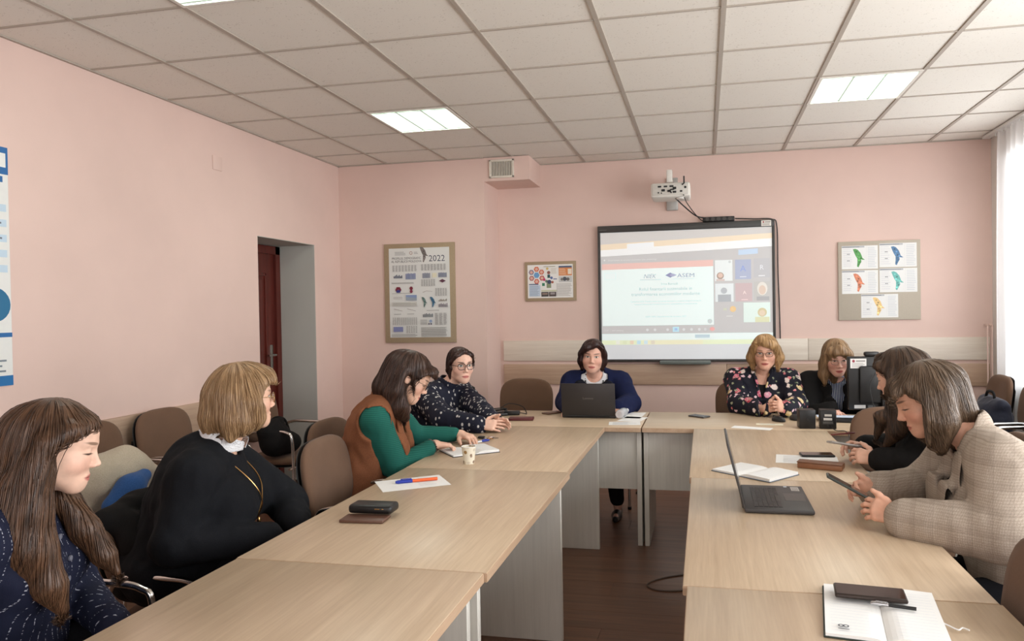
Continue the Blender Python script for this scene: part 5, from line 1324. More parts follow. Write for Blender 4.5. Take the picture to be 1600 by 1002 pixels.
# ------------------------------------------------------------------ 6: floral jacket
def woman_floral_jacket():
    F = Figure('person', 'woman with a blonde bob and glasses in a dark floral jacket, speaking', (.38, 5.52), -95, (.415, 5.31, 1.152), (-97, -3, 0),
               skin_material('skin_tan', (220, 170, 146), (180, 84, 80), (130, 96, 70), openness=.7, blush=.2, mouth=.0014), 1.16, 10, sh=.168)
    F.set_arm(1, (.385, 4.99, .80), elbow=(.225, 5.20, .80)); F.set_arm(-1, (.515, 4.98, .80), elbow=(.615, 5.21, .80)); F.legs(1); F.legs(-1)
    F.hand(1, (.75, -.5, .35), (-.5, -.75, .3), curl=(40, 45, 30)); F.hand(-1, (-.6, -.6, .35), (.6, -.75, .3), curl=(45, 50, 30)); F.body()
    FL = floral('floral_jersey', (26, 26, 38)); x0 = F.nb[0]
    def opening(d, x, y, z):
        c = ((z - F.pel[2]) * F.up[2] + (y - F.pel[1]) * F.up[1]) / F.L; w_ = .04 * np.clip((c - .66) / .35, 0, 1)
        return np.maximum(d, -np.maximum(np.abs(x - x0) - w_, .02 - ((y - F.pel[1]) * F.fw[1] + (z - F.pel[2]) * F.fw[2]))) if True else d
    F.garment('undershirt', BLACKC, .003, neck=.060, neck_drop=.04, neck_fwd=.03, sleeves=False, wr=.001)
    j = F.garment('jacket', FL, .014, neck=.064, wr=.005, posts=(opening,), r=(.062, .055, .054, .042)); F.trousers(DARKT)
    for q in (-1, 1):
        V = Vol(.0045); V.chain([F.nb + A3((q * .066, -.02, .025)), F.nb + A3((q * .062, .045, .005)), F.front(.84, q * .028, .014)], [.020, .022, .008], .015, False, np.diag([1.8, 1, 1.0])); v, f = V.mesh(); np_mesh('jacket_collar', v, f, FL, F.root)
    MB().tube([F.front(.70, 0, .014, .002), F.front(.62, 0, .014, .002), F.front(.56, 0, .014, .002)], .003, 6).build('zip', SILV, j)
    def hb(V):
        cap_hair(F, V, .018)
        V.chain([F.h(.03, .06, .105), F.h(-.01, .088, .078), F.h(-.045, .082, .048)], [.026, .022, .010], .02); V.chain([F.h(.03, .06, .105), F.h(.06, .065, .07), F.h(.078, .035, .03)], [.026, .024, .02], .02); V.chain([F.h(.02, .07, .10), F.h(-.06, .062, .07), F.h(-.08, .03, .02)], [.026, .024, .02], .02)
        for q in (-1, 1): V.chain([F.h(q * .08, .0, .03), F.h(q * .093, .0, -.03), F.h(q * .083, .012, -.105)], [.030, .034, .014], .02)
        V.chain([F.h(0, -.09, .02), F.h(0, -.095, -.06), F.h(0, -.08, -.12)], [.06, .058, .02], .03)
        face_cut(F, V, .062, .064, .128, .080, -.035)
        hairline(F, V, .055, .4, .058, tilt=-.35)
    F.hair(hair_material('golden_hair', (134, 98, 62), (204, 166, 118)), hb, .0052, .002, strands=600)
    F.glasses((120, 100, 86), .0245, .017)
    for q in (-1, 1): MB().lathe([(.001, -.006), (.005, 0), (.001, .006)], 8, Matrix.Translation(Vector(F.h(q * .078, -.002, -.036)))).build('earring', GOLD, F.root)
    return F
# ------------------------------------------------------------------ 7: black blazer behind the monitor
def woman_black_blazer():
    F = Figure('person', 'woman with a long fringe bob in a black blazer, looking at the monitor', (.90, 5.55), -86, (.885, 5.28, 1.116), (-86, -13, 2),
               skin_material('skin_pink', (230, 180, 160), (196, 92, 92), (140, 110, 84), openness=.35, blush=.35), 1.05, 12)
    F.set_arm(1, (.83, 5.08, .785)); F.set_arm(-1, (1.06, 5.06, .785)); F.legs(1); F.legs(-1)
    for q in (1, -1): F.hand(q, (0, -1, -.1), (0, 0, 1), curl=(18, 28, 18))
    F.body()
    F.garment('shirt', stripes('blue_striped_shirt', (46, 62, 98), (196, 204, 214), .011, .35, 0), .005, neck=.060, neck_drop=.0, sleeves=False, wr=.001); x0 = F.nb[0]
    def opening(d, x, y, z):
        c = ((z - F.pel[2]) * F.up[2] + (y - F.pel[1]) * F.up[1]) / F.L; w_ = .004 + .062 * np.clip((c - .40) / .55, 0, 1)
        return np.maximum(d, -np.maximum(np.abs(x - x0) - w_, .02 - ((y - F.pel[1]) * F.fw[1] + (z - F.pel[2]) * F.fw[2])))
    F.garment('blazer', BLACKC, .022, neck=.068, wr=.003, posts=(opening,), r=(.064, .056, .054, .042), hem=.42); shirt_collar(F, stripes('striped_collar', (70, 90, 128), (214, 220, 228), .008, .5, 2), .056, .035, gap=.008)
    for q in (-1, 1):
        V = Vol(.0045); V.chain([F.nb + A3((q * .070, -.01, .006)), F.front(.88, q * .078, .022), F.front(.70, q * .068, .022), F.front(.46, q * .024, .022)], [.014, .024, .032, .010], .02, False, np.diag([1, 4.0, 1.0])); v, f = V.mesh(); np_mesh('lapel', v, f, BLACKC, F.root)
    F.trousers(DARKT)
    def hb(V):
        cap_hair(F, V, .016)
        V.chain([F.h(.05, .07, .085), F.h(.02, .09, .065), F.h(-.03, .088, .055)], [.022, .016, .014], .02); V.chain([F.h(0, .075, .095), F.h(-.05, .075, .06)], [.024, .018], .02); V.chain([F.h(0, .075, .095), F.h(.06, .065, .06)], [.024, .02], .02)
        for q in (-1, 1): V.chain([F.h(q * .078, .02, .035), F.h(q * .088, .012, -.03), F.hz(q * .086, .0, -.11), F.hz(q * .082, .015, -.165)], [.028, .030, .032, .014], .02)
        V.chain([F.h(0, -.09, .02), F.hz(0, -.09, -.08), F.hz(0, -.08, -.16)], [.06, .058, .02], .03)
        face_cut(F, V, .056, .062, .128, .080, -.035)
    F.hair(hair_material('dark_blonde_hair', (108, 82, 56), (172, 138, 102)), hb, .0052, .002, strands=600)
    F.glasses((196, 186, 178), .0245, .017, .001)
    return F
# ------------------------------------------------------------------ 8: dark-haired woman in black
def woman_in_black():
    F = Figure('person', 'dark-haired woman in black on the right, holding a phone and turned away', (1.07, 3.42), 172, (.845, 3.46, 1.158), (146, -16, 0),
               skin_material('skin_medium', (226, 178, 154), (170, 84, 80), (50, 36, 30), openness=.1, blush=.2), 1.08, 14)
    F.set_arm(-1, (.735, 3.40, .80), elbow=(.98, 3.20, .80)); F.set_arm(1, (.725, 3.64, .81), elbow=(.93, 3.74, .80)); F.legs(1); F.legs(-1)
    F.hand(-1, (-.85, .30, .12), (-.05, -.75, .5), curl=(30, 35, 25)); F.hand(1, (-.85, -.25, .15), (0, .5, .8), curl=(35, 40, 25)); F.body()
    F.garment('black_top', BLACKC, .014, neck=.062, wr=.006, r=(.060, .054, .052, .040)); F.trousers(DARKT)
    def hb(V):
        cap_hair(F, V, .013)
        for q in (-1, 1):
            V.chain([F.h(0, .06, .10), F.h(q * .06, .05, .065), F.h(q * .082, .0, .01), F.hz(q * .086, .0, -.07), F.hz(q * .088, .04, -.17), F.hz(q * .08, .075, -.27)], [.018, .02, .026, .03, .03, .010], .02)
            V.chain([F.h(q * .07, -.05, .0), F.hz(q * .085, -.05, -.1), F.hz(q * .09, -.02, -.22), F.hz(q * .09, .03, -.30)], [.04, .04, .036, .012], .025)
        V.chain([F.h(0, -.085, .03), F.hz(0, -.10, -.08), F.hz(0, -.115, -.22)], [.06, .056, .02], .03)
        face_cut(F, V, .078, .078, .122, .112, -.04)
        hairline(F, V, .012, 1.1, .080)
    F.hair(hair_material('black_brown_hair', (30, 23, 20), (96, 72, 54)), hb, .0052, .002, strands=1000, length=(.16, .32))
    return F
# ------------------------------------------------------------------ 9: checked blazer
def woman_checked_blazer():
    F = Figure('person', 'woman with a straight brown bob in a grey-beige checked blazer using her phone', (1.03, 2.58), 178, (.742, 2.700, 1.148), (176, -24, 0),
               skin_material('skin_olive', (222, 170, 144), (178, 88, 80), (84, 62, 48), openness=.1, blush=.3), 1.12, 16, sh=.170)
    F.set_arm(-1, (.600, 2.47, .800), elbow=(.845, 2.335, .80)); F.set_arm(1, (.585, 2.76, .810), elbow=(.80, 2.92, .80)); F.legs(1); F.legs(-1)
    F.hand(-1, (-.88, .30, .22), (-.15, -.75, .45), curl=(28, 42, 28), thumb=(.8, .5, .25)); F.hand(1, (-.85, -.35, .25), (-.15, .75, .45), curl=(30, 44, 30), thumb=(.8, .5, .25)); F.body()
    F.garment('undershirt', BLACKC, .003, neck=.062, neck_drop=.01, neck_fwd=.02, sleeves=False, wr=.001)
    CK = checked('checked_wool', (166, 152, 138), (120, 107, 96), (188, 174, 159)); x0 = F.nb[0]
    def opening(d, x, y, z):
        c = ((z - F.pel[2]) * F.up[2] + (y - F.pel[1]) * F.up[1]) / F.L; w_ = .004 + .055 * np.clip((c - .45) / .5, 0, 1)
        return np.maximum(d, -np.maximum(np.abs(x - x0) - w_, .02 - ((y - F.pel[1]) * F.fw[1] + (z - F.pel[2]) * F.fw[2])))
    F.garment('blazer', CK, .022, neck=.068, wr=.0055, wf=16, posts=(opening,), r=(.066, .058, .056, .044), hem=.40, to=.93)
    V = Vol(.0045); n0 = F.nb - F.up * .008
    V.cone(n0, n0 + F.up * .05 - F.fw * .01, .086, .076, .01); V.cone(n0 - F.up * .05, n0 + F.up * .11 - F.fw * .01, .074, .064, .004, True)
    V.fn(lambda d, x, y, z: np.maximum(d, y - (n0[1] + .045 - (z - n0[2]) * .5))); v, f = V.mesh(); np_mesh('blazer_collar', v, f, CK, F.root)
    for q in (-1, 1):
        V = Vol(.0045); V.chain([F.nb + A3((q * .076, .0, .006)), F.front(.88, q * .080, .022), F.front(.72, q * .070, .022), F.front(.50, q * .024, .022)], [.014, .026, .034, .010], .02, False, np.diag([1, 8.0, 1.0])); v, f = V.mesh(); np_mesh('lapel', v, f, CK, F.root)
    F.trousers(DARKT)
    S_, E, W_ = F.arm[-1]; a = W_ + (E - W_) * .03; dd = unit(E - W_); nn = unit(np.cross(dd, A3((0, 0, 1)))); bb = np.cross(dd, nn)
    ws = MB(); R_w = .031
    vs, fs = [], []
    for k in range(28):
        t = 2 * math.pi * k / 28; o = nn * math.cos(t) + bb * math.sin(t)
        for off, rr in ((-.010, R_w), (.010, R_w), (.010, R_w + .003), (-.010, R_w + .003)): vs.append(tuple(a + o * rr + dd * off))
    for k in range(28):
        j = (k + 1) % 28
        for q in range(4): fs.append((k * 4 + q, j * 4 + q, j * 4 + (q + 1) % 4, k * 4 + (q + 1) % 4))
    w = ws.add(vs, fs, True).build('watch_strap', plain('pale_strap', (206, 196, 184), .5), F.root)
    o = unit(F.wd((0.15, -1, .1))); o = unit(o - dd * (o @ dd)); c = Vector(a + o * (R_w + .002)); Mz = Vector(o).to_track_quat('Z', 'Y').to_matrix().to_4x4()
    MB().lathe([(.018, -.003), (.0195, 0), (.0195, .006), (.017, .0075)], 24, Matrix.Translation(c) @ Mz).build('watch_case', BLK, w)
    def hb(V):
        cap_hair(F, V, .014)
        V.chain([F.h(-.02, .075, .088), F.h(.03, .085, .066), F.h(.06, .07, .04)], [.016, .016, .012], .02); V.chain([F.h(.0, .07, .095), F.h(-.045, .080, .062), F.h(-.062, .068, .035)], [.018, .016, .010], .02)
        for q in (-1, 1):
            V.chain([F.h(q * .06, .04, .07), F.h(q * .082, .012, .02), F.hz(q * .090, .015, -.05), F.hz(q * .088, .03, -.125)], [.022, .030, .036, .024], .02)
            V.chain([F.h(q * .07, -.04, .02), F.hz(q * .088, -.035, -.06), F.hz(q * .086, -.025, -.14)], [.04, .044, .026], .02)
        V.chain([F.h(0, -.09, .03), F.hz(0, -.095, -.05), F.hz(0, -.08, -.14)], [.06, .06, .03], .03)
        face_cut(F, V, .060, .080, .130, .106, -.04)
        hairline(F, V, .024, .75, .055, -.14)
    F.hair(hair_material('straight_brown_hair', (62, 48, 36), (118, 96, 76)), hb, .0052, .0018, strands=1500, length=(.14, .28))
    return F
FIG = [f() for f in (woman_navy_cardigan, woman_black_sweater, woman_brown_vest, woman_dotted_blouse, woman_navy_blazer, woman_floral_jacket, woman_black_blazer, woman_in_black, woman_checked_blazer)]

# ------------------------------------------------------------------ things on the tables
DARKG = plain('graphite_plastic', (48, 46, 46), .45, .2, grain=.04); SCR = plain('black_screen_glass', (16, 15, 16), .12, spec=.6, grain=.05, bump=0)
BLKS = plain('black_satin', (24, 23, 23), .4, grain=.06)
PAPER = plain('office_paper', (240, 239, 236), .8, grain=.012, gscale=30)
def keyboard_block(mb, w, d, z, nx=14, ny=5, M=None, y0=0.0):
    for j in range(ny):
        for i in range(nx):
            a = -w / 2 + w * i / nx; b = y0 + d * j / ny
            if j == 0 and 3 < i < 9:
                if i == 4: mb.box(a + .001, a + w * 5 / nx - .001, b + .001, b + d / ny - .002, z, z + .0018, M)
                continue
            mb.box(a + .001, a + w / nx - .002, b + .001, b + d / ny - .002, z, z + .0018, M)
def laptop(name, loc, rz, w, d, ang, label, col, lettering=None, lid_col=None, sticker=True):
    """origin at the middle of the hinge; base reaches to -Y, lid opens by ang degrees"""
    o = empty(name, loc, rz, label, 'laptop')
    base = MB().rbox(-w / 2, w / 2, -d, 0, .002, .018, .005).build('base', col, o)
    k = MB(); keyboard_block(k, w * .80, d * .42, .0182, 15, 6, T(-w * .02, -d * .56, 0)); k.build('keys', BLKS, base)
    MB().rbox(-.055, .055, -d + .012, -d + .085, .0175, .0185, .0005, 1).build('touchpad', plain('touchpad_grey', (70, 68, 68), .4), base)
    if sticker:
        I = Ink(); I.rect(0, 0, .062, .03, (176, 168, 162)); I.lines(.004, .004, .056, .026, 4, (120, 112, 108)); I.build('sticker', base, T(w / 2 - .085, -d + .018, .0187)); I = Ink(); I.rect(0, 0, .016, .012, (196, 200, 210)); I.build('badge', base, T(w / 2 - .03, -d + .06, .0187))
    M = T(0, 0, .014) @ Matrix.Rotation(math.radians(ang), 4, 'X')   # lid lies along -Y at 0, rotates about the hinge
    M = T(0, 0, .014, rx=-math.radians(ang))
    lid = MB().rbox(-w / 2, w / 2, -d, 0, -.004, .004, .003, 2, M).build('lid', lid_col or col, o)
    MB().box(-w / 2 + .006, w / 2 - .006, -d + .008, -.012, -.0048, -.0042, M).build('screen', SCR, lid)
    MB().tube([(-w * .4, .002, .014), (w * .4, .002, .014)], .006, 8).build('hinge', BLKS, o)
    if lettering:
        I = Ink(); I.text(lettering, 0, 0, .02, (118, 112, 108), 'CENTER', .07); I.build('brand_lettering', lid, M @ T(0, -d * .5, .0046) @ Matrix.Rotation(math.pi, 4, 'Z') if False else M @ T(0, -d * .52, .0046) @ Matrix.Rotation(math.pi, 4, 'Z'))
    return o
laptop('laptop', (-.775, 4.825, TH), math.pi, .365, .224, 97, 'black laptop open in front of the woman in the navy blazer', DARKG, 'Lenovo', plain('dark_laptop_lid', (52, 48, 47), .42, .2, grain=.03))
laptop('laptop', (.130, 2.812, TH), math.radians(90), .358, .236, 104, 'grey laptop open beside the woman in the checked blazer', plain('grey_laptop_plastic', (64, 61, 60), .5, .1, grain=.03))
laptop('laptop', (-1.60, 4.92, TH), math.radians(118), .30, .20, 100, 'small black laptop behind the woman in the dotted blouse', BLKS, sticker=False)
def phone(loc, rz, label, col, w=.075, l=.155, t=.009, screen=True, name='phone', flip=False, camera=False):
    o = empty(name, loc, rz, label, 'phone')
    MB().rbox(-l / 2, l / 2, -w / 2, w / 2, .0005, t, .004, 3).build('case', col, o)
    if screen: MB().rbox(-l / 2 + .004, l / 2 - .004, -w / 2 + .004, w / 2 - .004, t - .0002, t + .0006, .0003, 1).build('screen', SCR, o)
    if camera: MB().rbox(l / 2 - .05, l / 2 - .012, -w / 2 + .01, w / 2 - .01, t, t + .003, .002).build('camera_bump', BLKS, o)
    return o
BROWNP = plain('brown_phone_case', (96, 66, 52), .4, grain=.05); REDP = plain('maroon_leather', (92, 34, 36), .45, grain=.06)
phone((-1.180, 2.352, TH), math.radians(4), 'brown phone lying under the black phone on the left table', BROWNP, .08, .16, .012, False)
o = empty('phone', (-1.178, 2.418, TH + .0135), math.radians(1), 'thick black phone case resting on the brown phone', 'phone')
MB().rbox(-.082, .082, -.040, .040, 0, .032, .012, 3).build('case', BLKS, o); MB().rbox(.02, .04, -.0405, -.039, .018, .021, .0005, 1).build('side_button', GOLD, o); MB().rbox(.046, .054, -.0405, -.039, .018, .021, .0005, 1).build('side_button', GOLD, o)
def sheet(cx, cy, w, l, rz, label, lines=0, z=TH, curl=0.0, name='paper_sheet', col=PAPER, group=None, ink=(170, 172, 180)):
    o = empty(name, (cx, cy, z + .0006), rz, label, 'paper', group); n = 10; vs = []; fs = []
    for i in range(n + 1):
        x = -w / 2 + w * i / n; zz = curl * ((2 * i / n - 1) ** 4)
        for y in (-l / 2, l / 2): vs += [(x, y, zz + .0004), (x, y, zz)]
    for i in range(n):
        a = i * 4; b = a + 4; fs += [(a, b, b + 2, a + 2), (a + 1, a + 3, b + 3, b + 1), (a, a + 1, b + 1, b), (a + 2, b + 2, b + 3, a + 3)]
    fs += [(0, 2, 3, 1), (n * 4, n * 4 + 1, n * 4 + 3, n * 4 + 2)]
    MB().add(vs, fs).build('paper', col, o)
    if lines:
        I = Ink(); I.lines(-w * .38, -l * .4, w * .38, l * .42, lines, ink, .22, .5); I.build('printed_lines', o, T(0, 0, .0007))
    return o
sheet(-1.232, 2.898, .285, .205, math.radians(35), 'white sheet of paper under the orange pen on the left table', 0)
I = Ink(); I.lines(.02, -.07, .12, .06, 5, (186, 188, 206), .12, .6); I.build('handwriting', bpy.data.objects['paper_sheet'], T(0, 0, .0007))
def pen(a, b, r, col, cap, label, z, name='pen'):
    a, b = Vector((a[0], a[1], z + r)), Vector((b[0], b[1], z + r)) if len(b) == 2 else Vector(b); d = b - a; o = empty(name, tuple(a), 0, label, 'pen')
    MB().tube([Vector(), d * .62], r, 10, rr=None).build('barrel', col, o); MB().tube([d * .60, d * .94, d], r * 1.15, 10, rr=[r * 1.15, r * 1.15, r * .7]).build('cap', cap, o); MB().tube([d * .62 + Vector((0, 0, r * 1.5)), d * .88 + Vector((0, 0, r * 1.5))], r * .3, 6).build('clip', cap, o); return o
pen((-1.145, 2.965), (-1.298, 2.872), .0068, plain('orange_plastic', (232, 104, 52), .35), plain('blue_plastic', (38, 58, 160), .35), 'orange ballpoint pen with a blue cap lying on the white sheet', TH + .0015)
def notebook(cx, cy, w, l, rz, label, cover, page=PAPER, t=.014, lines=12, tilt=0.0, name='notebook'):
    """open book: two page blocks with a valley between"""
    o = empty(name, (cx, cy, TH), rz, label, 'notebook')
    MB().rbox(-w / 2 - .004, w / 2 + .004, -l / 2 - .004, l / 2 + .004, .0005, .0035, .001, 1).build('cover', cover, o)
    for q in (-1, 1):
        vs = []; n = 12
        for i in range(n + 1):
            u_ = i / n; x = q * u_ * w / 2; h = t * (1 - (1 - min(1, u_ * 3)) ** 2 * .85) * (1 - .25 * u_) * (1.0 if q > 0 else .55)
            vs += [(x, -l / 2, .0035), (x, l / 2, .0035), (x, -l / 2, .004 + h), (x, l / 2, .004 + h)]
        fs = []
        for i in range(n):
            a, b = i * 4, i * 4 + 4; fs += [(a + 2, b + 2, b + 3, a + 3), (a, a + 2, b + 2, b), (a + 1, b + 1, b + 3, a + 3)]
        fs += [(n * 4, n * 4 + 1, n * 4 + 3, n * 4 + 2)]
        if q < 0: fs = [f[::-1] for f in fs]
        pb_ = MB().add(vs, fs).build('page_block', page, o)
        if lines:
            I = Ink()
            for k in range(lines):
                y = -l / 2 + l * (k + 1) / (lines + 2); x0_, x1_ = (.2 * w / 2, .9 * w / 2) if q > 0 else (-.9 * w / 2, -.2 * w / 2)
                I.rect(x0_, y - .0004, x1_, y + .0004, (196, 204, 216))
            h = .0045 + t * (.90 if q > 0 else .52); I.build('ruled_lines', pb_, T(0, 0, h))
    return o
notebook(-1.210, 3.600, .25, .20, math.radians(40), 'open white notebook the woman in the brown vest is bending over', DARKG)
notebook(.205, 3.285, .30, .205, math.radians(-40), 'open notebook with blank pages behind the grey laptop', plain('grey_blue_cover', (96, 110, 124), .6))
nb = notebook(.395, 1.80, .25, .30, math.radians(-8), 'open ruled diary at the picture bottom with a phone on it', plain('dark_green_cover', (50, 60, 54), .6), lines=16)
I = Ink(); I.text('18', 0, 0, .034, (60, 62, 70)); I.build('date_print', nb, T(-.075, -.135, .0135, rz=math.radians(90)))
tag(MB().tube(spline([(.505, 1.77, TH + .012), (.525, 1.755, TH + .008), (.54, 1.74, TH + .006), (.552, 1.752, TH + .006), (.563, 1.742, TH + .006)], 6), .0018, 6).build('ribbon_bookmark', PAPER), 'white ribbon bookmark trailing from the diary onto the table', 'bookmark')
phone((.385, 1.878, TH + .0195), math.radians(-6), 'dark brown phone lying on the open diary', plain('dark_bronze_phone', (54, 42, 36), .35, .3), .078, .162, .0105)
pen((.47, 1.80), (.375, 1.822), .0042, BLKS, SILV, 'slim black ballpoint pen on the diary beside the phone', TH + .019)
# paper cup
cp = empty('paper_cup', (-1.119, 3.318, TH), 0, 'small printed paper coffee cup on the left table', 'cup')
m_, n_, b_ = material('printed_cup_paper', (232, 224, 204), .6); v_ = n_.coords('Object'); d_ = n_.voronoi(v_, 46, 'F1', 'Distance'); c_ = n_.voronoi(v_, 46, 'F1', 'Color')
n_.link(n_.mix(n_.maprange(d_, .42, .36), rgba((232, 224, 204)), n_.ramp(n_.sep(c_)[0], [(0, rgba((120, 84, 54))), (.35, rgba((232, 224, 204))), (.6, rgba((176, 140, 84))), (1, rgba((96, 72, 52)))])), b_.inputs['Base Color'])
MB().lathe([(.024, .004), (.0255, 0), (.0345, .082), (.0335, .082), (.0245, .004)], 32, cap=False).build('cup_wall', m_, cp); MB().lathe([(.0246, .003), (.0246, .005)], 24).build('cup_base', PAPER, cp)
MB().tube([(.0345 * math.cos(t), .0345 * math.sin(t), .0825) for t in (2 * math.pi * k / 28 for k in range(28))], .0016, 6, closed=True).build('rolled_rim', PAPER, cp)
# keys and blue pen near folded hands
ky = empty('key_ring', (-1.235, 3.985, TH), 0, 'bunch of keys beside the dotted sleeve', 'keys')
MB().tube([(.016 * math.cos(t), .016 * math.sin(t), .003) for t in (2 * math.pi * k / 20 for k in range(20))], .0014, 6, closed=True).build('ring', SILV, ky)
for k, a in enumerate((10, 60, -40)):
    M = T(0, 0, 0, rz=math.radians(a)); kk = MB().rbox(.016, .040, -.011, .011, .001 + .002 * k, .004 + .002 * k, .002, 2, M); kk.box(.038, .068, -.003, .003, .0015 + .002 * k, .0035 + .002 * k, M); kk.build('key', (BLKS, SILV, GOLD)[k], ky)
MB().rbox(-.05, -.012, -.016, .016, .001, .014, .006).build('fob', BLKS, ky)
pen((-1.275, 3.80), (-1.20, 3.92), .005, plain('white_pen_barrel', (226, 228, 232), .4), plain('blue_plastic', (38, 58, 160), .35), 'blue-capped pen beside the notebook of the woman in the vest', TH)
phone((-1.212, 4.70, TH), math.radians(8), 'maroon phone case beside the folded hands', REDP, .085, .165, .018, False)
phone((-1.065, 5.03, TH), math.radians(52), 'brown phone face down beside the black laptop', BROWNP, .075, .15, .009, False)
ch = empty('charger', (-1.335, 4.92, TH), math.radians(10), 'black laptop charger with coiled cable on the cross table', 'charger')
MB().rbox(-.055, .055, -.025, .025, .0005, .030, .006).build('power_brick', BLKS, ch)
for k in range(4): MB().tube([(-.09 + .06 * math.cos(t) * (1 - .08 * k), .01 + .035 * math.sin(t), .008 + .007 * k + .012 * (1 + math.sin(t + k))) for t in (2 * math.pi * q / 24 for q in range(24))], .0034, 6, closed=True).build('cable_coil', BLKS, ch)
MB().tube(spline([(.055, 0, .015), (.085, -.01, .012), (.10, .03, .006), (.07, .06, .05), (-.02, .05, .075), (-.08, .03, .05)], 6), .0034, 6).build('cable', BLKS, ch)
# papers and bottle by the woman in navy
sheet(-.510, 4.615, .20, .13, math.radians(6), 'printed leaflet lying nearest the joint of the cross tables', 5, ink=(150, 154, 164))
sheet(-.475, 4.80, .15, .21, math.radians(-12), 'white paper lying behind the leaflet by the black laptop', 0)
sheet(-.52, 4.98, .20, .28, math.radians(-4), 'white sheet under the sleeve of the woman in navy', 0)
bt = empty('water_bottle', (-.567, 4.80, TH + .030), 0, 'clear plastic water bottle lying beside the black laptop', 'bottle')
pm_, pn_, pb2 = material('clear_plastic', (235, 240, 244), .12); pb2.inputs['Transmission Weight'].default_value = .55; pb2.inputs['IOR'].default_value = 1.2
MB().lathe([(.001, 0), (.022, .0), (.028, .008), (.030, .03), (.027, .05), (.030, .07), (.030, .13), (.024, .16), (.013, .18), (.013, .195)], 24, T(0, 0, 0, rx=-math.pi / 2, rz=math.radians(-8))).build('bottle_body', pm_, bt)
MB().lathe([(.015, .19), (.015, .21), (.001, .212)], 16, T(0, 0, 0, rx=-math.pi / 2, rz=math.radians(-8))).build('bottle_cap', PAPER, bt)
phone((-.045, 4.945, TH), math.radians(-38), 'small dark phone alone on the cross table', plain('silver_phone', (90, 88, 88), .35, .4), .075, .13, .010)
# slips, mice, speakers, keyboard, monitor
sheet(.270, 4.515, .235, .085, math.radians(-18), 'narrow white slip of paper nearest the table joint', 0)
sheet(.385, 4.665, .16, .06, math.radians(-4), 'small cream slip of paper in front of the computer mice', 1, col=plain('cream_paper', (238, 230, 206), .8, grain=.02))
def mouse(x, y, rz, col, label):
    o = empty('computer_mouse', (x, y, TH), rz, label, 'mouse')
    V = Vol(.003); V.ell((0, 0, .006), (.031, .052, .030), .01); V.fn(lambda d, x, y, z: np.maximum(d, .001 - z)); v, f = V.mesh(); np_mesh('shell', v, f, col, o)
    MB().tube([(0, .018, .030), (0, .034, .027)], .004, 8).build('scroll_wheel', SILV, o); MB().box(-.0006, .0006, .01, .05, .02, .0345).build('button_gap', DARKG, o)
mouse(.452, 4.80, math.radians(40), BLKS, 'black computer mouse in front of the floral jacket')
mouse(.560, 4.87, math.radians(15), DARKG, 'black computer mouse beside the left speaker')
mouse(1.01, 4.66, math.radians(80), plain('grey_mouse', (104, 102, 104), .5), 'grey computer mouse below the monitor')
def speaker(x, y, rz, label, back):
    o = empty('desktop_speaker', (x, y, TH), rz, label, 'speaker', 'desktop speakers')
    MB().rbox(-.046, .046, -.045, .045, .001, .112, .004).build('cabinet', BLKS, o)
    MB().rbox(-.040, .040, .0445, .049, .006, .106, .003).build('grille', DARKG, o)
    if back:
        I = Ink(); I.rect(-.02, .075, .02, .088, (196, 192, 184)); I.rect(-.026, .052, .022, .066, (206, 202, 196)); I.lines(-.03, .03, .03, .046, 3, (120, 118, 114), .4, .1); I.build('rating_label', o, FRONT(0, -.0456, 0))
    MB().lathe([(.001, 0), (.006, .0), (.006, .003), (.001, .003)], 12, T(.0, -.0455, .055 if not back else .02, rx=math.pi / 2)).build('cable_socket', DARKG, o)
speaker(.589, 4.565, math.radians(4), 'black desktop speaker with plain back on the cross table', False); speaker(.710, 4.565, math.radians(-3), 'black desktop speaker with white labels on its back', True)
kb = empty('keyboard', (.93, 4.835, TH), math.radians(-4), 'black computer keyboard in front of the monitor', 'keyboard')
MB().rbox(-.225, .225, -.07, .07, .001, .020, .005).build('case', BLKS, kb); k = MB(); keyboard_block(k, .42, .115, .0202, 22, 6, T(0, -.058, 0)); k.build('keys', DARKG, kb)
sheet(.835, 4.885, .28, .10, math.radians(-3), 'bluish white paper lying across the keyboard', 0, TH + .024, col=plain('blue_white_paper', (208, 220, 238), .8, grain=.02))
mo = empty('computer_monitor', (1.125, 4.995, TH), math.radians(6), 'black computer monitor seen from behind with a white sticker', 'monitor')
MB().rbox(-.225, .225, -.012, .03, .055, .40, .008).build('back_housing', BLKS, mo); MB().rbox(-.16, .16, -.035, -.01, .10, .34, .015).build('rear_bulge', BLKS, mo); MB().box(-.215, .215, .0295, .0315, .065, .39).build('screen', SCR, mo)
MB().rbox(-.03, .03, -.055, -.03, .01, .20, .006).build('stand_neck', BLKS, mo); MB().rbox(-.12, .12, -.11, .10, .0005, .014, .006).build('stand_base', BLKS, mo)
I = Ink(); I.rect(0, 0, .10, .062, (228, 226, 222)); I.disc(.02, .046, .009, (150, 50, 66)); I.rect(.035, .043, .092, .050, (130, 122, 118)); I.lines(.01, .006, .09, .036, 4, (150, 144, 140)); I.build('inventory_sticker', mo, FRONT(-.185, -.0358 + .0 , .325) if False else FRONT(-.212, -.0128, .325))
I = Ink(); I.rect(0, 0, .07, .022, (190, 188, 184)); I.rect(.085, .004, .13, .02, (70, 70, 70)); I.build('port_label', mo, FRONT(-.19, -.0128, .066))
wc = empty('webcam', (1.05, 4.99, TH + .4005), math.radians(6), 'small black webcam clipped on top of the monitor', 'webcam')
MB().rbox(-.045, .045, -.02, .025, .0, .030, .01).build('camera_body', BLKS, wc); MB().lathe([(.001, 0), (.009, 0), (.009, .004)], 14, T(0, .025, .016, rx=-math.pi / 2)).build('lens', SCR, wc)
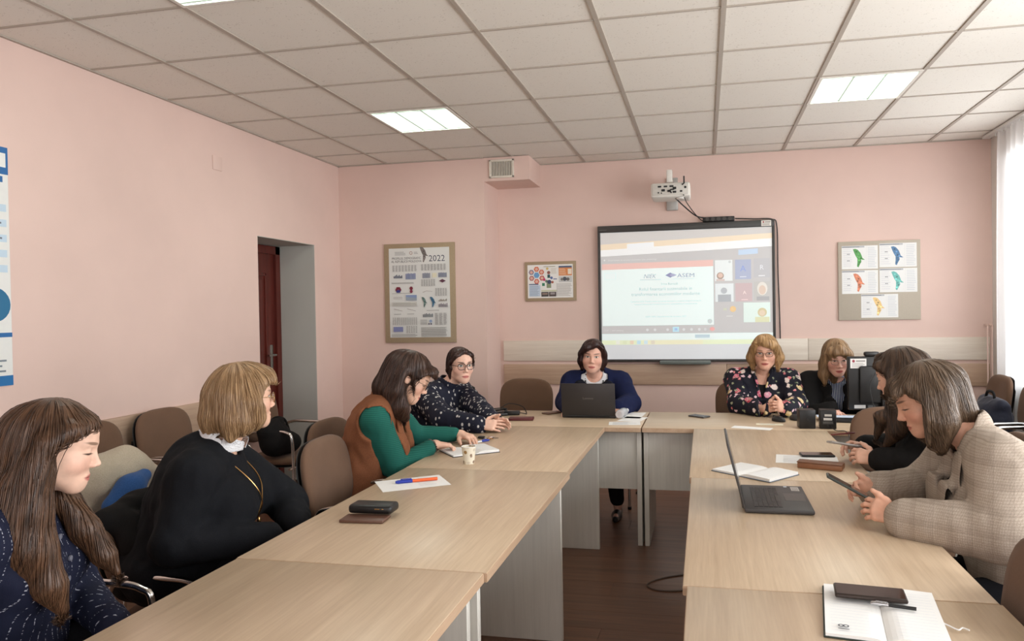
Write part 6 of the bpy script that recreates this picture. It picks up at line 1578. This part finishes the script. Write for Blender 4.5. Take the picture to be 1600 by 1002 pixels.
for nm, pts, lb in (('speaker_cable', [(.715, 4.515, TH + .02), (.74, 4.45, TH + .004), (.79, 4.40, TH + .0035), (.80, 4.32, TH - .06)], 'thin black cable running from the speaker over the table edge'),
                    ('mouse_cable', [(.96, 4.66, TH + .012), (.90, 4.62, TH + .004), (.84, 4.52, TH + .0035), (.86, 4.43, TH + .004), (.88, 4.41, TH - .1)], 'thin grey cable running from the grey mouse over the table edge'),
                    ('monitor_cable', [(1.06, 4.93, TH + .30), (1.02, 4.90, TH + .22), (1.03, 4.88, TH + .12), (1.06, 4.90, TH + .03)], 'thin cable hanging down behind the monitor')):
    tag(MB().tube(spline(pts, 8), .0026, 6).build(nm, BLKS), lb, 'cable')
# right-hand table
sheet(.465, 3.60, .28, .20, math.radians(-6), 'white printed sheet in front of the dark-haired woman', 8, ink=(196, 196, 200))
phone((.525, 3.70, TH + .0016), math.radians(4), 'black phone lying on the printed sheet', BLKS, .08, .155, .010)
pc = empty('pencil_case', (.503, 3.425, TH), math.radians(-18), 'flat brown leather pencil case on the right table', 'pencil case')
TANL = plain('tan_leather', (146, 98, 66), .5, grain=.06)
MB().rbox(-.095, .095, -.045, .045, .0005, .026, .005).build('case_body', TANL, pc); MB().rbox(-.097, .097, -.047, .020, .0255, .030, .002).build('flap', plain('brown_leather_flap', (120, 80, 56), .5, grain=.06), pc)
# held things
def held_phone(c, axis_l, axis_n, label, col, w=.074, l=.152, t=.009):
    y_ = unit(axis_l); n_ = A3(axis_n); n_ = unit(n_ - y_ * (n_ @ y_)); x_ = np.cross(y_, n_)
    o = empty('phone', (0, 0, 0), 0, label, 'phone'); o.matrix_world = Matrix(((y_[0], x_[0] * -1, n_[0], c[0]), (y_[1], x_[1] * -1, n_[1], c[1]), (y_[2], x_[2] * -1, n_[2], c[2]), (0, 0, 0, 1)))
    MB().rbox(-l / 2, l / 2, -w / 2, w / 2, -t / 2, t / 2, .004, 3).build('case', col, o); MB().rbox(-l / 2 + .004, l / 2 - .004, -w / 2 + .004, w / 2 - .004, t / 2 - .0002, t / 2 + .0005, .0003, 1).build('screen', SCR, o); return o
held_phone((.470, 2.615, .862), (-.80, .12, .42), (.42, 0, .85), 'dark phone held in both hands by the woman in the checked blazer', plain('dark_green_phone', (52, 58, 52), .4))
held_phone((.625, 3.52, .842), (-.7, -.1, .12), (.25, .2, .9), 'pale phone held by the dark-haired woman in black', plain('pale_phone', (170, 166, 162), .35, .3))
pen((.585, 3.66), (.70, 3.70, .866), .0036, plain('dark_red_pencil', (112, 40, 34), .45), plain('dark_red_pencil_tip', (96, 34, 30), .45), 'dark red pencil held by the dark-haired woman', .858, 'pencil')
# floor cable
tag(MB().tube(spline([(-.02, 4.10, .004), (-.12, 4.06, .004), (-.25, 3.98, .004), (-.32, 3.88, .004), (-.27, 3.81, .004), (-.14, 3.82, .004), (-.02, 3.90, .004)], 10), .004, 8).build('floor_cable', plain('grey_cable', (96, 80, 68), .5)), 'thin grey cable looping on the floor between the tables', 'cable')

# ------------------------------------------------------------------ coats and bags
def soft(name, label, cat, build, mat, vox=.009, amp=.006, freq=16, parent=None, loc=(0, 0, 0)):
    V = Vol(vox); build(V)
    V.fn(lambda d, x, y, z: d + amp * (vnoise(x * freq, y * freq, z * freq) + .7 * np.abs(vnoise(x * freq * 1.8 + 3, y * freq * 1.8, z * freq * 1.8)) - .3))
    v, f = V.mesh(); return np_mesh(name, v - A3(loc), f, mat, parent)
ct = empty('folded_coat', (-2.93, 3.12, .478), 0, 'beige coat with blue lining bundled on the wall chair', 'coat')
def b1(V):
    V.chain([(-3.04, 2.92, .60), (-2.98, 3.04, .67), (-2.94, 3.20, .70), (-2.92, 3.38, .63)], [.08, .115, .105, .05], .05); V.cone((-2.98, 2.98, .545), (-2.92, 3.28, .545), .06, .06, .05)
soft('coat_fleece', None, None, b1, fabric('beige_fleece', (176, 164, 144), (196, 184, 164), 300), parent=ct, loc=(-2.93, 3.12, .478))
def b2(V): V.chain([(-2.81, 2.98, .575), (-2.79, 3.07, .635), (-2.80, 3.17, .675)], [.045, .065, .035], .03); V.cone((-2.84, 3.0, .53), (-2.80, 3.26, .545), .045, .045, .03)
soft('coat_lining', None, None, b2, fabric('denim_blue', (40, 74, 124), (56, 92, 146), 400), amp=.003, parent=ct, loc=(-2.93, 3.12, .478))
bc = empty('black_coat', (-2.08, 2.38, .45), 0, 'black coat hanging over the chair behind the woman in the black sweater', 'coat')
def b3(V):
    V.cone((-2.13, 2.22, .745), (-2.13, 2.56, .765), .045, .05, .04); V.cone((-2.07, 2.26, .72), (-2.02, 2.24, .66), .05, .05, .05); V.cone((-2.17, 2.40, .74), (-2.19, 2.42, .45), .05, .08, .08); V.cone((-2.17, 2.56, .75), (-2.18, 2.56, .48), .05, .07, .06)
    V.cone((-2.03, 2.32, .70), (-1.99, 2.34, .56), .05, .06, .05)
soft('coat_body', None, None, b3, BLACKC, parent=bc, loc=(-2.08, 2.38, .45))
hb_ = empty('black_handbag', (-2.97, 4.66, .48), 0, 'black soft bag on the wall chair by the doorway', 'bag')
def b4(V): V.ell((-2.98, 4.60, .60), (.10, .13, .12), .04); V.ell((-2.96, 4.72, .56), (.09, .10, .08), .04); V.cone((-3.0, 4.50, .68), (-2.98, 4.66, .73), .05, .03, .04)
soft('bag_body', None, None, b4, BLACKC, parent=hb_, loc=(-2.97, 4.66, .48)); MB().tube(spline([(-.06, -.10, .20), (-.03, -.04, .27), (0, .04, .25), (.02, .08, .14)], 6), .008, 8).build('bag_strap', BLACKC, hb_)
bp = empty('backpack', (1.98, 5.66, .478), 0, 'dark blue backpack standing on the chair by the curtain', 'backpack')
NVB = fabric('navy_nylon', (30, 32, 44), (42, 44, 58), 300, .6)
def b5(V): V.ell((1.98, 5.66, .64), (.13, .20, .165), .04); V.ell((1.89, 5.66, .58), (.07, .15, .10), .04); V.cone((2.0, 5.52, .76), (2.0, 5.80, .77), .05, .05, .04)
soft('bag_body', None, None, b5, NVB, parent=bp, loc=(1.98, 5.66, .478)); MB().tube(spline([(.0, -.08, .31), (.0, -.05, .37), (.0, .05, .37), (.0, .10, .31)], 6), .010, 8).build('carry_loop', BLACKC, bp); MB().tube(spline([(-.13, -.12, .19), (-.14, 0, .21), (-.13, .12, .19)], 6), .004, 6).build('zip', DARKG, bp)
jk = empty('hung_jacket', (2.10, 5.0, .45), 0, 'black quilted jacket hung over the chair nearest in the window row', 'jacket')
def b6(V):
    V.cone((2.17, 4.80, .88), (2.17, 5.22, .88), .05, .05, .04); V.cone((2.10, 4.80, .84), (2.08, 4.82, .50), .05, .06, .05); V.cone((2.09, 5.0, .82), (2.07, 5.0, .5), .05, .06, .06); V.cone((2.10, 5.2, .84), (2.08, 5.18, .5), .05, .06, .05)
soft('jacket_body', None, None, b6, BLACKC, parent=jk, loc=(2.10, 5.0, .45))
